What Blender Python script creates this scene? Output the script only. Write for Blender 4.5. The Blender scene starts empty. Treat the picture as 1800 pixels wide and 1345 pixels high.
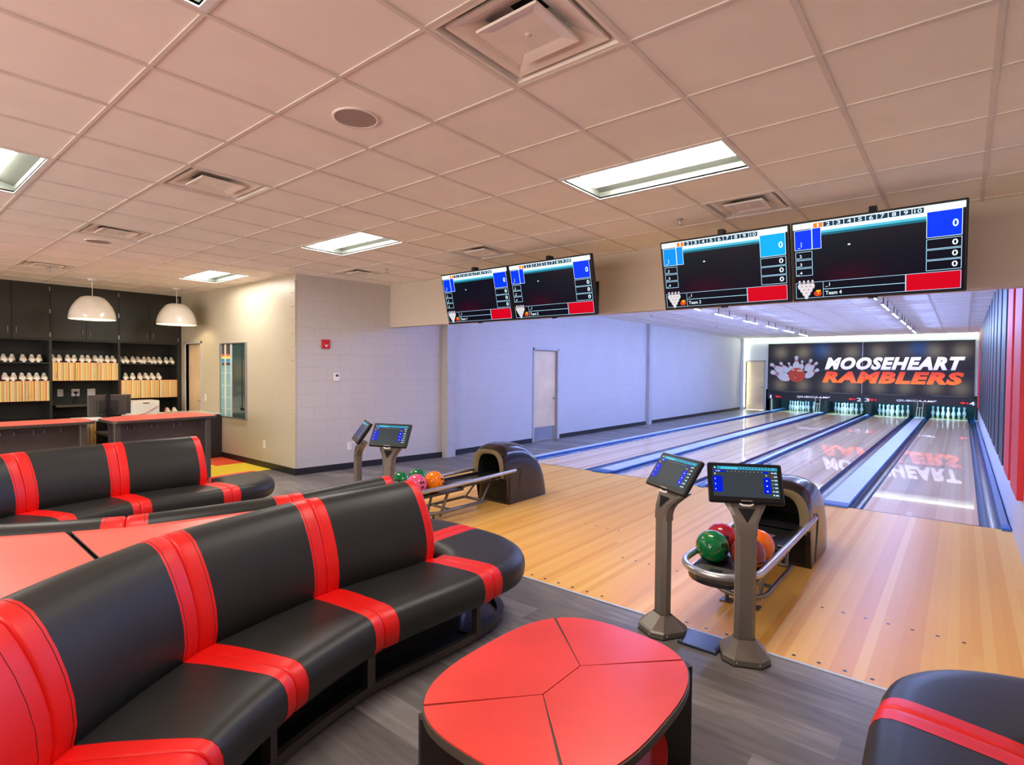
import bpy, math, random
from mathutils import Vector, Matrix
random.seed(7)
PI=math.pi
scn=bpy.context.scene
COL=scn.collection
# ------------------------------------------------------------ camera, world, exposure
H=3.023; G=0.6096
cam_d=bpy.data.cameras.new('camera'); cam=bpy.data.objects.new('camera',cam_d); COL.objects.link(cam)
r_=Vector((0.77260,0.63484,0.00881)); u_=Vector((-0.02188,0.01276,0.99968)); f_=Vector((-0.63451,0.77254,-0.02373))
r_.normalize(); f_.normalize(); u_=r_.cross(f_)
cam.matrix_world=Matrix(((r_.x,u_.x,-f_.x,1.7418),(r_.y,u_.y,-f_.y,-1.5319),(r_.z,u_.z,-f_.z,1.6221),(0,0,0,1)))
cam_d.sensor_fit='HORIZONTAL'; cam_d.sensor_width=36; cam_d.lens=964.57/1800*36; cam_d.clip_start=.02
scn.camera=cam
w=bpy.data.worlds.new('world'); scn.world=w; w.use_nodes=True
w.node_tree.nodes['Background'].inputs[0].default_value=(1.0,.86,.76,1); w.node_tree.nodes['Background'].inputs[1].default_value=6.5
vs=scn.view_settings
scn.display_settings.display_device='sRGB'
vs.view_transform='Standard'; vs.look='None'; vs.gamma=1.0; vs.exposure=0.0; vs.use_curve_mapping=False
P_TROFFER=38.0; P_TRACK=820.0; P_PEND=90.0; P_COVE=80.0; P_PIN=330.0
# ------------------------------------------------------------ materials
def newmat(name):
    m=bpy.data.materials.new(name); m.use_nodes=True; return m,m.node_tree,m.node_tree.nodes['Principled BSDF']
class NT:
    def __init__(s,nt): s.nt=nt
    def n(s,t,**k):
        x=s.nt.nodes.new(t)
        for a,b in k.items(): setattr(x,a,b)
        return x
    def l(s,a,b): s.nt.links.new(a,b)
    def m(s,op,a,b=None,c=None):
        x=s.n('ShaderNodeMath',operation=op)
        for i,v in enumerate((a,b,c)):
            if v is None: continue
            if isinstance(v,(int,float)): x.inputs[i].default_value=v
            else: s.l(v,x.inputs[i])
        return x.outputs[0]
    def pos(s):
        g=s.n('ShaderNodeNewGeometry'); q=s.n('ShaderNodeSeparateXYZ'); s.l(g.outputs['Position'],q.inputs[0]); return q.outputs
    def comb(s,x,y,z):
        c=s.n('ShaderNodeCombineXYZ')
        for i,v in enumerate((x,y,z)):
            if isinstance(v,(int,float)): c.inputs[i].default_value=v
            else: s.l(v,c.inputs[i])
        return c.outputs[0]
    def ramp(s,fac,stops,const=False):
        r=s.n('ShaderNodeValToRGB'); s.l(fac,r.inputs[0])
        if const: r.color_ramp.interpolation='CONSTANT'
        el=r.color_ramp.elements
        while len(el)<len(stops): el.new(.5)
        for e,(p,c) in zip(el,stops): e.position=p; e.color=(*c,1)
        return r.outputs[0]
    def noise(s,vec,scale,detail=2):
        x=s.n('ShaderNodeTexNoise'); x.inputs['Scale'].default_value=scale; x.inputs['Detail'].default_value=detail
        if vec is not None: s.l(vec,x.inputs['Vector'])
        return x.outputs[0]
    def white(s,vec):
        x=s.n('ShaderNodeTexWhiteNoise',noise_dimensions='3D'); s.l(vec,x.inputs['Vector']); return x.outputs[0]
    def bump(s,h,strength,dist,bs):
        b=s.n('ShaderNodeBump'); b.inputs['Strength'].default_value=strength; b.inputs['Distance'].default_value=dist
        s.l(h,b.inputs['Height']); s.l(b.outputs[0],bs.inputs['Normal'])
def mat(name,col,rough=.5,metal=0,coat=0,spec=.5,var=.06,scale=6,bump=0,bscale=80,emit=None,es=0):
    m,nt,bs=newmat(name); k=NT(nt)
    tc=k.n('ShaderNodeTexCoord')
    nz=k.noise(tc.outputs['Object'],scale,3)
    k.l(k.ramp(nz,[(.3,tuple(c*(1-var) for c in col)),(.7,tuple(min(1,c*(1+var)) for c in col))]),bs.inputs['Base Color'])
    bs.inputs['Roughness'].default_value=rough; bs.inputs['Metallic'].default_value=metal
    bs.inputs['Coat Weight'].default_value=coat; bs.inputs['Coat Roughness'].default_value=.08; bs.inputs['Specular IOR Level'].default_value=spec
    if bump: k.bump(k.noise(tc.outputs['Object'],bscale,2),bump,.002,bs)
    if emit: bs.inputs['Emission Color'].default_value=(*emit,1); bs.inputs['Emission Strength'].default_value=es
    return m
def emat(name,col,s=1.0):
    m,nt,bs=newmat(name); bs.inputs['Base Color'].default_value=(0,0,0,1); bs.inputs['Roughness'].default_value=.3; bs.inputs['Specular IOR Level'].default_value=.06
    bs.inputs['Emission Color'].default_value=(*col,1); bs.inputs['Emission Strength'].default_value=s; return m
def planks(name,along,w,L,stops,rough,coat,grain=.25,coatr=.03,bumpy=0):
    m,nt,bs=newmat(name); k=NT(nt); p=k.pos()
    a,c=(p[1],p[0]) if along=='y' else (p[0],p[1])
    ci=k.m('FLOOR',k.m('DIVIDE',c,w))
    off=k.white(k.comb(ci,3.7,1.1))
    ai=k.m('FLOOR',k.m('ADD',k.m('DIVIDE',a,L),k.m('MULTIPLY',off,7.3)))
    rnd=k.white(k.comb(ci,ai,.5))
    gr=k.noise(k.comb(k.m('MULTIPLY',c,1/w*3.0),k.m('MULTIPLY',a,1.6 if along=='y' else 2.2),rnd),1.6,4)
    fac=k.m('ADD',k.m('MULTIPLY',rnd,1-grain),k.m('MULTIPLY',gr,grain))
    k.l(k.ramp(fac,stops),bs.inputs['Base Color'])
    bs.inputs['Roughness'].default_value=rough; bs.inputs['Coat Weight'].default_value=coat; bs.inputs['Coat Roughness'].default_value=coatr; bs.inputs['Specular IOR Level'].default_value=.12
    if bumpy: k.bump(gr,bumpy,.001,bs)
    return m
def block(name,col,axis,strength=.35,rough=.55):
    m,nt,bs=newmat(name); k=NT(nt); p=k.pos()
    b=k.n('ShaderNodeTexBrick'); k.l(k.comb(p[1] if axis=='y' else p[0],p[2],0),b.inputs['Vector'])
    b.inputs['Scale'].default_value=1; b.inputs['Brick Width'].default_value=.4064; b.inputs['Row Height'].default_value=.2032
    b.inputs['Mortar Size'].default_value=.0045; b.inputs['Mortar Smooth'].default_value=.6
    b.inputs['Color1'].default_value=(1,1,1,1); b.inputs['Color2'].default_value=(1,1,1,1); b.inputs['Mortar'].default_value=(0,0,0,1)
    nz=k.noise(k.comb(p[0],p[1],p[2]),1.3,3)
    mx=k.n('ShaderNodeMix',data_type='RGBA'); k.l(b.outputs['Fac'],mx.inputs[0])
    k.l(k.ramp(nz,[(.3,tuple(c*.97 for c in col)),(.7,tuple(c*1.03 for c in col))]),mx.inputs[6]); mx.inputs[7].default_value=(*[c*.86 for c in col],1)
    k.l(mx.outputs[2],bs.inputs['Base Color']); bs.inputs['Roughness'].default_value=rough
    fine=k.noise(k.comb(p[0],p[1],p[2]),60,2)
    k.bump(k.m('ADD',b.outputs['Color'],k.m('MULTIPLY',fine,.12)),strength,.004,bs)
    return m
M={}
M['tile']=mat('ceiling_tile',(.88,.82,.76),.9,var=.03,scale=3,bump=.15,bscale=150)
M['tbar']=mat('grid_white',(.72,.66,.61),.6)
M['wallL']=block('block_wall_grey',(.54,.515,.51),'y')
M['wallS']=block('block_wall_side',(.47,.45,.45),'x')
M['wallB']=mat('beige_wall',(.52,.47,.36),.38,var=.02)
M['soffit']=mat('soffit_paint',(.60,.52,.44),.6,var=.02)
M['wallF']=mat('far_wall_paint',(.72,.76,.72),.6,var=.02)
M['base']=mat('black_base',(.012,.012,.014),.45)
M['lvt']=planks('grey_vinyl_plank','x',.18,1.22,[(.1,(.10,.088,.083)),(.5,(.20,.18,.17)),(.9,(.37,.34,.325))],.38,0,.62,bumpy=.1)
M['appr']=planks('approach_boards','y',.055,40,[(0,(.76,.34,.060)),(.4,(.88,.45,.09)),(.75,(.93,.54,.135)),(1,(.80,.37,.07))],.40,.12,.25,.28)
M['lane']=planks('lane_boards','y',.053,40,[(0,(.68,.39,.21)),(.4,(.86,.55,.32)),(.8,(.96,.69,.43)),(1,(.76,.46,.26))],.4,.85,.2,.008)
M['deck']=mat('pin_deck',(.92,.60,.10),.15,coat=1)
M['gut']=mat('gutter_blue',(.010,.035,.12),.24,spec=.7,var=.2,scale=2)
M['cap']=mat('capping_white',(.55,.62,.74),.45)
M['capG']=mat('capping_grey',(.20,.22,.30),.6)
M['capend']=mat('blue_cap_end',(.03,.12,.36),.4)
M['blk']=mat('black_vinyl',(.019,.019,.018),.42,spec=.38,var=.12,scale=3,bump=.12,bscale=220)
M['red']=mat('red_vinyl',(.80,.006,.004),.42,var=.06,scale=4,bump=.12,bscale=220)
M['seam']=mat('stitching',(.10,.01,.01),.7)
M['frame']=mat('frame_grey',(.085,.075,.062),.42,metal=.3)
M['dark']=mat('dark_inside',(.006,.006,.006),.8)
M['lam']=mat('red_laminate',(.78,.045,.032),.33,var=.10,scale=2.5,spec=.6)
M['lamC']=mat('coral_laminate',(.80,.13,.10),.34,var=.10,scale=2.5,spec=.6)
M['edge']=mat('brown_edge',(.065,.048,.036),.4)
M['edgeB']=mat('black_edge',(.012,.012,.014),.25)
M['leg']=mat('dark_panel',(.022,.018,.016),.5)
M['grey']=mat('warm_grey_metal',(.19,.165,.14),.36,metal=.35,var=.04)
M['greyL']=mat('pale_grey_plastic',(.36,.32,.27),.35,metal=.2)
M['bez']=mat('black_bezel',(.007,.007,.008),.38,spec=.3)
M['navy']=mat('navy_plate',(.012,.02,.055),.3,coat=.3)
M['hood']=mat('hood_brown_black',(.012,.008,.007),.24,coat=.45,var=.15)
M['lip']=mat('hood_lip',(.20,.155,.085),.3,coat=.3)
M['chrome']=mat('rail_silver',(.55,.55,.57),.26,metal=.75)
M['chromeD']=mat('rail_pewter',(.24,.225,.21),.35,metal=.6)
M['track']=mat('black_track',(.015,.014,.016),.35,coat=.2)
M['screw']=mat('screw',(.6,.6,.6),.3,metal=.9)
M['wood']=mat('pale_maple',(.78,.58,.36),.4,var=.10,scale=2)
M['dframe']=mat('door_frame_grey',(.46,.45,.45),.45)
M['steel']=mat('steel_plate',(.42,.42,.45),.3,metal=.8)
M['cab']=mat('charcoal_cabinet',(.022,.022,.018),.38,var=.15)
M['cabI']=mat('charcoal_shelf',(.017,.018,.016),.55)
M['white']=mat('white_plastic',(.80,.80,.78),.4)
M['whiteG']=mat('white_gloss',(.78,.73,.64),.25,coat=.4)
M['shoe']=mat('shoe_leather',(.90,.85,.74),.45)
M['shoeR']=mat('shoe_red',(.55,.02,.03),.45)
M['shoeK']=mat('shoe_black',(.015,.015,.02),.5)
M['sred']=mat('stripe_red',(.70,.018,.03),.5)
M['snavy']=mat('stripe_navy',(.012,.017,.035),.45)
M['wallR']=mat('right_wall_paint',(.62,.64,.70),.55,var=.02,bump=.1)
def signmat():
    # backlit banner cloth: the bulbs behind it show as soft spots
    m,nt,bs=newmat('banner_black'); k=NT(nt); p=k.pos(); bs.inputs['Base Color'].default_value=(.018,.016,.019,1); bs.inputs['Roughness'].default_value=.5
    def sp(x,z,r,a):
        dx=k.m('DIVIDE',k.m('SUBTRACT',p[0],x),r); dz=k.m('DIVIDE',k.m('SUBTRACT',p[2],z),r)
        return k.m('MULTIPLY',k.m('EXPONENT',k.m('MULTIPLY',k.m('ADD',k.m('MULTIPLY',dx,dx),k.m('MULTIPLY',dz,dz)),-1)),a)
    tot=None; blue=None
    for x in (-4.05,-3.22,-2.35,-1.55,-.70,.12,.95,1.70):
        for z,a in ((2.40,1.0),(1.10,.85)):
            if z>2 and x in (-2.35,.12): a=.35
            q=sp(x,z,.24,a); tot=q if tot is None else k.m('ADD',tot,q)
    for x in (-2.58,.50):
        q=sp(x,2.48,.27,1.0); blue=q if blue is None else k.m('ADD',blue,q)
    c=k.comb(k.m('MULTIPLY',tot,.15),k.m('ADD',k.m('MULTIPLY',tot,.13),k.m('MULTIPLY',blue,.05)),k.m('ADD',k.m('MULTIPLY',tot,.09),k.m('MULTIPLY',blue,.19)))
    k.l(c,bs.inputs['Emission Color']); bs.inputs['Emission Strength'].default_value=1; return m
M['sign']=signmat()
M['band']=mat('band_black',(.012,.012,.02),.4)
M['pin']=mat('pin_white',(.85,.85,.85),.25,coat=.4)
M['alarm']=mat('alarm_red',(.55,.01,.02),.4)
M['mirror']=mat('mirror_glass',(.55,.66,.72),.02,metal=1,var=.01)
M['cy']=mat('carpet_yellow',(.80,.58,.03),.95,bump=.4,bscale=300)
M['co']=mat('carpet_orange',(.70,.07,.02),.95,bump=.4,bscale=300)
M['cg']=mat('carpet_grey',(.10,.10,.11),.95,bump=.4,bscale=300)
M['vent']=mat('diffuser_white',(.84,.77,.70),.35,var=.02)
M['ventS']=mat('diffuser_satin',(.84,.77,.71),.25,spec=.8)
M['spk']=mat('speaker_grille',(.36,.28,.25),.7,bump=.3,bscale=400)
M['cuts']=mat('curtain_teal',(.008,.035,.04),.7)
M['yel']=mat('cream_rail',(.70,.70,.42),.4)
M['trof']=emat('lamp_diffuser',(1,.95,.86),P_TROFFER)
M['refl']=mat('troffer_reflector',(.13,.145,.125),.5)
M['trackL']=emat('led_bar',(.28,.41,1.0),P_TRACK)
M['cove']=emat('cove_tube',(.86,1.0,.80),P_COVE)
M['pinL']=emat('pin_light',(.28,.66,1.0),P_PIN)
M['pendL']=emat('bulb',(1,.84,.55),P_PEND)
M['pendI']=mat('shade_inside',(.85,.80,.68),.5)
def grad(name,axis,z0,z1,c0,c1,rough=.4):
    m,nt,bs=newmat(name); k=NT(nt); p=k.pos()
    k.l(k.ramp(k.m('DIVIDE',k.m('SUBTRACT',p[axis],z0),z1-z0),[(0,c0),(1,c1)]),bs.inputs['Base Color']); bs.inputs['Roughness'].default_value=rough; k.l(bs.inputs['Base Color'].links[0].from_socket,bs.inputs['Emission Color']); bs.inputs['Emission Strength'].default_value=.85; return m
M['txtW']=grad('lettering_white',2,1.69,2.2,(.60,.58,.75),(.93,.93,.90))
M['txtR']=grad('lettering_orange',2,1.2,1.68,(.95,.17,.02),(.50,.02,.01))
def stripes(name,dots):
    m,nt,bs=newmat(name); k=NT(nt); p=k.pos()
    f=k.m('FRACT',k.m('DIVIDE',p[1],.155))
    O=(.80,.38,.12);Y=(.85,.70,.22);R=(.58,.05,.03);Gn=(.50,.58,.30);Pk=(.88,.66,.42)
    c=k.ramp(f,[(0,O),(.09,Y),(.17,R),(.20,O),(.30,Pk),(.38,Gn),(.47,Y),(.56,R),(.60,Pk),(.68,O),(.76,Gn),(.84,Y),(.93,R),(.97,Pk)],True)
    g=k.m('FRACT',k.m('DIVIDE',p[2],.022)); d=k.m('LESS_THAN',g,.45)
    f2=k.m('FRACT',k.m('DIVIDE',p[1],.0775)); e=k.m('MULTIPLY',d,k.m('LESS_THAN',k.m('ABSOLUTE',k.m('SUBTRACT',f2,.4)),.10))
    mx=k.n('ShaderNodeMix',data_type='RGBA'); k.l(k.m('MULTIPLY',e,dots),mx.inputs[0]); k.l(c,mx.inputs[6]); mx.inputs[7].default_value=(.12,.03,.04,1)
    k.l(mx.outputs[2],bs.inputs['Base Color']); bs.inputs['Roughness'].default_value=.45; return m
M['strA']=stripes('striped_laminate_dotted',.9); M['strB']=stripes('striped_laminate',.35)
def ballmat(name,a,b,c):
    m,nt,bs=newmat(name); k=NT(nt); tc=k.n('ShaderNodeTexCoord')
    n=k.n('ShaderNodeTexNoise'); k.l(tc.outputs['Object'],n.inputs['Vector']); n.inputs['Scale'].default_value=9; n.inputs['Detail'].default_value=3; n.inputs['Distortion'].default_value=2.5
    k.l(k.ramp(n.outputs[0],[(.35,a),(.52,b),(.62,b),(.70,c)]),bs.inputs['Base Color']); bs.inputs['Roughness'].default_value=.15; bs.inputs['Specular IOR Level'].default_value=.3; bs.inputs['Coat Weight'].default_value=.5; return m
M['bG']=ballmat('ball_green',(.0,.10,.03),(.005,.22,.06),(.60,.16,.03)); M['bR']=ballmat('ball_crimson',(.30,.005,.02),(.48,.015,.04),(.25,.0,.02))
M['bO']=ballmat('ball_orange',(.95,.12,.002),(1,.19,.004),(.85,.05,.0)); M['bM']=ballmat('ball_maroon',(.13,.003,.008),(.24,.018,.012),(.07,.01,.06))
M['bP']=ballmat('ball_pink',(.75,.06,.18),(.85,.12,.28),(.8,.03,.12)); M['bO2']=ballmat('ball_orange_speckled',(.95,.18,.003),(1,.26,.006),(.45,.05,.02))
# ------------------------------------------------------------ mesh builder
class MB:
    def __init__(s): s.v=[];s.f=[];s.mi=[];s.ms=[];s.sm=[]
    def mx(s,m):
        if m not in s.ms: s.ms.append(m)
        return s.ms.index(m)
    def add(s,vs,fs,m,T=None,smooth=False):
        o=len(s.v); i=s.mx(m)
        s.v+=[tuple(T@Vector(p)) if T else tuple(p) for p in vs]
        for f in fs: s.f.append(tuple(o+a for a in f)); s.mi.append(i); s.sm.append(smooth)
        return s
    def box(s,x0,x1,y0,y1,z0,z1,m,T=None,b=0):
        if b: 
            pr=[(x0+b,y0),(x1-b,y0),(x1,y0+b),(x1,y1-b),(x1-b,y1),(x0+b,y1),(x0,y1-b),(x0,y0+b)]
            pi=[(x0+b,y0+b),(x1-b,y0+b),(x1-b,y0+b),(x1-b,y1-b),(x1-b,y1-b),(x0+b,y1-b),(x0+b,y1-b),(x0+b,y0+b)]
            vs=[(*p,z0) for p in pi]+[(*p,z0+b) for p in pr]+[(*p,z1-b) for p in pr]+[(*p,z1) for p in pi]
            fs=[(7,6,5,4,3,2,1,0)]
            for r in range(3):
                for i in range(8): j=(i+1)%8; fs.append((r*8+i,r*8+j,r*8+8+j,r*8+8+i))
            fs.append(tuple(24+i for i in range(8)))
            return s.add(vs,fs,m,T)
        vs=[(x,y,z) for z in (z0,z1) for y in (y0,y1) for x in (x0,x1)]
        return s.add(vs,[(0,2,3,1),(4,5,7,6),(0,1,5,4),(2,6,7,3),(0,4,6,2),(1,3,7,5)],m,T)
    def prism(s,poly,z0,z1,m,T=None,mtop=None,smooth=False):
        n=len(poly)
        vs=[(*p,z0) for p in poly]+[(*p,z1) for p in poly]
        s.add(vs,[tuple(range(n-1,-1,-1))]+[(i,(i+1)%n,n+(i+1)%n,n+i) for i in range(n)],m,T,False)
        s.add([(*p,z1) for p in poly],[tuple(range(n))],mtop or m,T)
        return s
    def lathe(s,prof,m,T=None,n=24,smooth=True,ax=2):
        vs=[];fs=[]
        for (r,z) in prof:
            for i in range(n):
                a=2*PI*i/n; vs.append((r*math.cos(a),r*math.sin(a),z))
        for k in range(len(prof)-1):
            for i in range(n):
                j=(i+1)%n; fs.append((k*n+i,k*n+j,(k+1)*n+j,(k+1)*n+i))
        return s.add(vs,fs,m,T,smooth)
    def disc(s,r,z,m,T=None,n=24,up=True):
        vs=[(r*math.cos(2*PI*i/n),r*math.sin(2*PI*i/n),z) for i in range(n)]
        return s.add(vs,[tuple(range(n)) if up else tuple(range(n-1,-1,-1))],m,T)
    def tube(s,path,r,m,n=10,closed=False,T=None,cap=True):
        P=[Vector(p) for p in path]; N=len(P); vs=[];fs=[]; up=None
        for i in range(N):
            if closed: t=(P[(i+1)%N]-P[i-1])
            else: t=P[min(i+1,N-1)]-P[max(i-1,0)]
            t.normalize()
            if up is None:
                up=Vector((0,0,1)) if abs(t.z)<.9 else Vector((1,0,0))
            a=t.cross(up); a.normalize(); b=a.cross(t); up=b
            rr=r[i] if isinstance(r,(list,tuple)) else r
            for k in range(n):
                q=2*PI*k/n; vs.append(P[i]+a*math.cos(q)*rr+b*math.sin(q)*rr)
        R=N if closed else N-1
        for i in range(R):
            i2=(i+1)%N
            for k in range(n):
                k2=(k+1)%n; fs.append((i*n+k,i2*n+k,i2*n+k2,i*n+k2))
        s.add(vs,fs,m,T,True)
        if not closed and cap:
            s.add(vs[:n],[tuple(range(n))],m,T); s.add(vs[-n:],[tuple(range(n-1,-1,-1))],m,T)
        return s
    def grid(s,rows,m,T=None,smooth=True,wrap=False):
        """rows: list of equal length point lists"""
        n=len(rows[0]); vs=[p for r in rows for p in r]; fs=[]
        for i in range(len(rows)-1):
            for k in range(n if wrap else n-1):
                k2=(k+1)%n; fs.append((i*n+k,(i+1)*n+k,(i+1)*n+k2,i*n+k2))
        return s.add(vs,fs,m,T,smooth)
    def sphere(s,r,m,T=None,n=24):
        return s.lathe([(max(1e-4,r*math.sin(PI*i/(n//2))),-r*math.cos(PI*i/(n//2))) for i in range(n//2+1)],m,T,n)
    def text(s,txt,x0,x1,z0,z1,m,T,shear=0,off=0.0,keep=False):
        """glyphs fitted to the box x0..x1, z0..z1 in a local XZ plane"""
        key=(txt,shear,off)
        if key not in TXT:
            c=bpy.data.curves.new('t','FONT'); c.body=txt; c.resolution_u=3; c.shear=shear; c.offset=off; c.space_character=1+off*2.4
            o=bpy.data.objects.new('t',c); me=bpy.data.meshes.new_from_object(o)
            TXT[key]=([tuple(v.co) for v in me.vertices],[tuple(p.vertices) for p in me.polygons])
            bpy.data.objects.remove(o); bpy.data.curves.remove(c); bpy.data.meshes.remove(me)
        vs,fs=TXT[key]
        if not vs: return s
        ax,bx=min(v[0] for v in vs),max(v[0] for v in vs); ay,by=min(v[1] for v in vs),max(v[1] for v in vs)
        sz=(z1-z0)/max(1e-6,by-ay); sx=sz if keep else (x1-x0)/max(1e-6,bx-ax)
        return s.add([(x0+(v[0]-ax)*sx,0,z0+(v[1]-ay)*sz) for v in vs],fs,m,T)
    def build(s,name,parent=None,auto=None):
        me=bpy.data.meshes.new(name); me.from_pydata(s.v,[],s.f)
        for m in s.ms: me.materials.append(m)
        me.polygons.foreach_set('material_index',s.mi); me.polygons.foreach_set('use_smooth',s.sm); me.update()
        o=bpy.data.objects.new(name,me); COL.objects.link(o)
        if parent: o.parent=parent
        return o
TXT={}
def tag(o,label,cat,group=None,kind=None):
    if label: o['label']=label
    if cat: o['category']=cat
    if group: o['group']=group
    if kind: o['kind']=kind
    return o
def thing(name,label,cat,loc=(0,0,0),rz=0,group=None):
    o=bpy.data.objects.new(name,None); COL.objects.link(o); o.location=loc; o.rotation_euler=(0,0,rz); o.empty_display_size=.1
    return tag(o,label,cat,group)
def struct(mb,name,parent=None):
    o=mb.build(name,parent)
    if not parent: o['kind']='structure'
    return o
def kids(o): return [c for c in bpy.data.objects if c.parent==o]
def copytree(o,loc=None,label=None,rz=None,parent=None):
    c=o.copy(); COL.objects.link(c)
    if parent: c.parent=parent
    if loc is not None: c.location=loc
    if rz is not None: c.rotation_euler=(0,0,rz)
    if label: c['label']=label
    for ch in kids(o): copytree(ch,parent=c)
    return c
def box1(name,x0,x1,y0,y1,z0,z1,m,parent=None,b=0): return MB().box(x0,x1,y0,y1,z0,z1,m,b=b).build(name,parent)
# ------------------------------------------------------------ structure
XL=-5.62; XR=2.17; YB=23.0; YS=4.35
# floors
struct(MB().box(-11,3.4,-6,1.83,-.1,0,M['lvt']).box(-11,-4.45,1.83,YB,-.1,0,M['lvt']),'floor')
struct(MB().box(-4.45,XR,1.84,6.1,-.1,0,M['appr']),'floor_approach')
tag(box1('approach_edge_strip',-4.45,XR,1.822,1.84,-.02,.003,M['cap']),None,None,kind='structure').name='trim_1'
lanes=[(-4.06,-3.01),(-2.34,-1.29),(-.82,.23),(.86,1.91)]
names4=['leftmost lane, lane one','lane two','lane three','rightmost lane, lane four']
arrow=M['bez']
for i,(a,b) in enumerate(lanes):
    mb=MB().box(a,b,6.1,23.1,-.12,0,M['lane']).box(a,b,23.1,25.0,-.12,0,M['deck'])
    mb.box(a,b,6.1,6.125,0,.0008,M['bez'])
    for k in range(7):
        x=a+1.054*(5*(k+1)-.5)/39; y=6.1+4.0+.16*(3-abs(k-3)) 
        mb.add([(x-.012,y,.001),(x+.012,y,.001),(x,y+.15,.001)],[(0,1,2)],arrow)
    tag(mb.build('bowling_lane'),f'glossy maple bowling lane with {["a door to its left, the leftmost of four","the narrow blue divider on its right, second from the left","the narrow blue divider on its left, third from the left","the striped wall on its right, the rightmost of four"][i]}','bowling lane','bowling lanes')
# approach dots
for r,(y,xs) in enumerate(((1.9,[-.98+.126*i for i in range(7)]+[.40+.126*i for i in range(3)]+[1.029+.126*i for i in range(5)]),(2.73,[-.5+.122*i for i in range(6)]+[1.027+.126*i for i in range(7)]),(3.42,[-1.3+.13*i for i in range(4)]))):
    mb=MB()
    for x in xs: mb.disc(.011,.0012,M['bez'],Matrix.Translation((x,y,0)),10)
    o=mb.build('approach_marker_dots'); tag(o,['row of dark dots along the near edge of the wooden approach','row of dark dots on the approach beside the near ball rack','short row of dark dots on the approach beyond the sofa end'][r],'floor marking',kind='stuff')
# gutters
def gutter(x0,x1,lab):
    rows=[]
    w=(x1-x0)/2; cx=(x0+x1)/2
    pr=[(cx-w,0)]+[(cx-w*.96*math.cos(PI*k/10),-.006-.075*math.sin(PI*k/10)) for k in range(11)]+[(cx+w,0)]
    mb=MB(); mb.grid([[(x,6.1,z) for x,z in pr],[(x,25,z) for x,z in pr]],M['gut'])
    mb.box(x0,x1,6.098,6.1,-.09,0,M['gut'])
    tag(mb.build('gutter'),lab,'gutter','bowling lane gutters')
gs=[(-4.28,-4.06,'blue gutter left of the leftmost lane'),(-3.01,-2.80,'blue gutter right of the leftmost lane'),(-2.55,-2.34,'blue gutter left of the second lane'),
(-1.29,-1.085,'blue gutter right of the second lane'),(-1.025,-.82,'blue gutter left of the third lane'),(.23,.43,'blue gutter right of the third lane'),(.70,.86,'blue gutter left of the rightmost lane'),(1.91,2.09,'blue gutter right of the rightmost lane, beside the striped wall')]
for g in gs: gutter(*g)
def capping(x0,x1,lab,big=True,top='cap'):
    t=thing('lane_divider',lab,'lane divider',((x0+x1)/2,6.1,0),0,'white dividers between the lanes')
    w=(x1-x0)/2; e=.016 if big else .01
    mb=MB(); pr=[(-w-e,-.02),(-w-e,.012),(-w,.022),(w,.022),(w+e,.012),(w+e,-.02)]
    mb.grid([[(x,.12,z) for x,z in pr[:3]],[(x,19,z) for x,z in pr[:3]]],M['capend'],smooth=False)
    mb.grid([[(x,.12,z) for x,z in pr[2:4]],[(x,19,z) for x,z in pr[2:4]]],M[top],smooth=False)
    mb.grid([[(x,.12,z) for x,z in pr[3:]],[(x,19,z) for x,z in pr[3:]]],M['capend'],smooth=False)
    mb.build('capping',t)
    mb=MB(); 
    ew=max(w+e,.035)
    rows=[]
    for y,z in ((-.06,-.0),(-.055,.014),(-.03,.026),(.13,.03)):
        rows.append([(-ew,y,-.02),(-ew,y,z*.7),(-ew*.85,y,z),(ew*.85,y,z),(ew,y,z*.7),(ew,y,-.02)])
    mb.grid(rows,M['capend'],smooth=False); mb.add(rows[-1],[tuple(range(6))],M['capend'])
    o=mb.build('end_cap',t); o['label']='blue moulded end cap'
capping(-2.80,-2.55,'wide white divider with blue end between the first and second lanes')
capping(-1.085,-1.025,'narrow rail divider between the second and third lanes',False)
capping(.43,.70,'wide white divider with blue end between the third and fourth lanes')
capping(-4.42,-4.28,'white strip along the left gutter beside the grey walkway',False)
capping(2.10,2.145,'white rail with dark end along the striped right wall',False,'capG')
# ceiling: tiles with openings
open_cells=set()
TROF=[(-13,3),(-7,3),(-1,3),(-13,-2),(-7,-2),(-1,-2),(-13,-7),(-7,-7),(-1,-7)]
VENT=[(0,0),(-5,0),(-9,0),(-14,0),(0,5),(-5,5),(-9,5)]
for i,j in TROF: open_cells|={(i,j),(i+1,j)}
for c in VENT: open_cells.add(c)
vs=[];fs=[]
mb=MB()
for i in range(-19,6):
    for j in range(-10,42):
        if (i,j) in open_cells: continue
        x0,x1,y0,y1=i*G,(i+1)*G,j*G,(j+1)*G
        x0=max(x0,-10.95); x1=min(x1,3.4); y1=min(y1,25)
        if x1<=x0: continue
        if y0>YS+.4 and x1<XL-.3: continue
        if y0>YS+.4 and x0>XR+.1: continue
        mb.add([(x0,y0,H),(x0,y1,H),(x1,y1,H),(x1,y0,H)],[(0,1,2,3)],M['tile'])
struct(mb,'ceiling')
def cellspans(k,axis):
    """runs of line k (x=k*G if axis 0) that don't cut a 2x4 troffer"""
    return None
mb=MB(); hb=.012; z0=H-.007
for i in range(-18,6):
    x=i*G; segs=[]
    j0,j1=-10,41
    blocked={j for (a,j) in TROF if a+1==i}
    run=None
    for j in range(j0,j1+1):
        ok=j not in blocked and j<j1
        if ok and run is None: run=j
        if not ok and run is not None:
            ya,yb=run*G,j*G
            if x<XL-.4: yb=min(yb,YS)
            if yb>ya: mb.box(x-hb,x+hb,ya,min(yb,YB),z0,H+.002,M['tbar'])
            run=None
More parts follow.
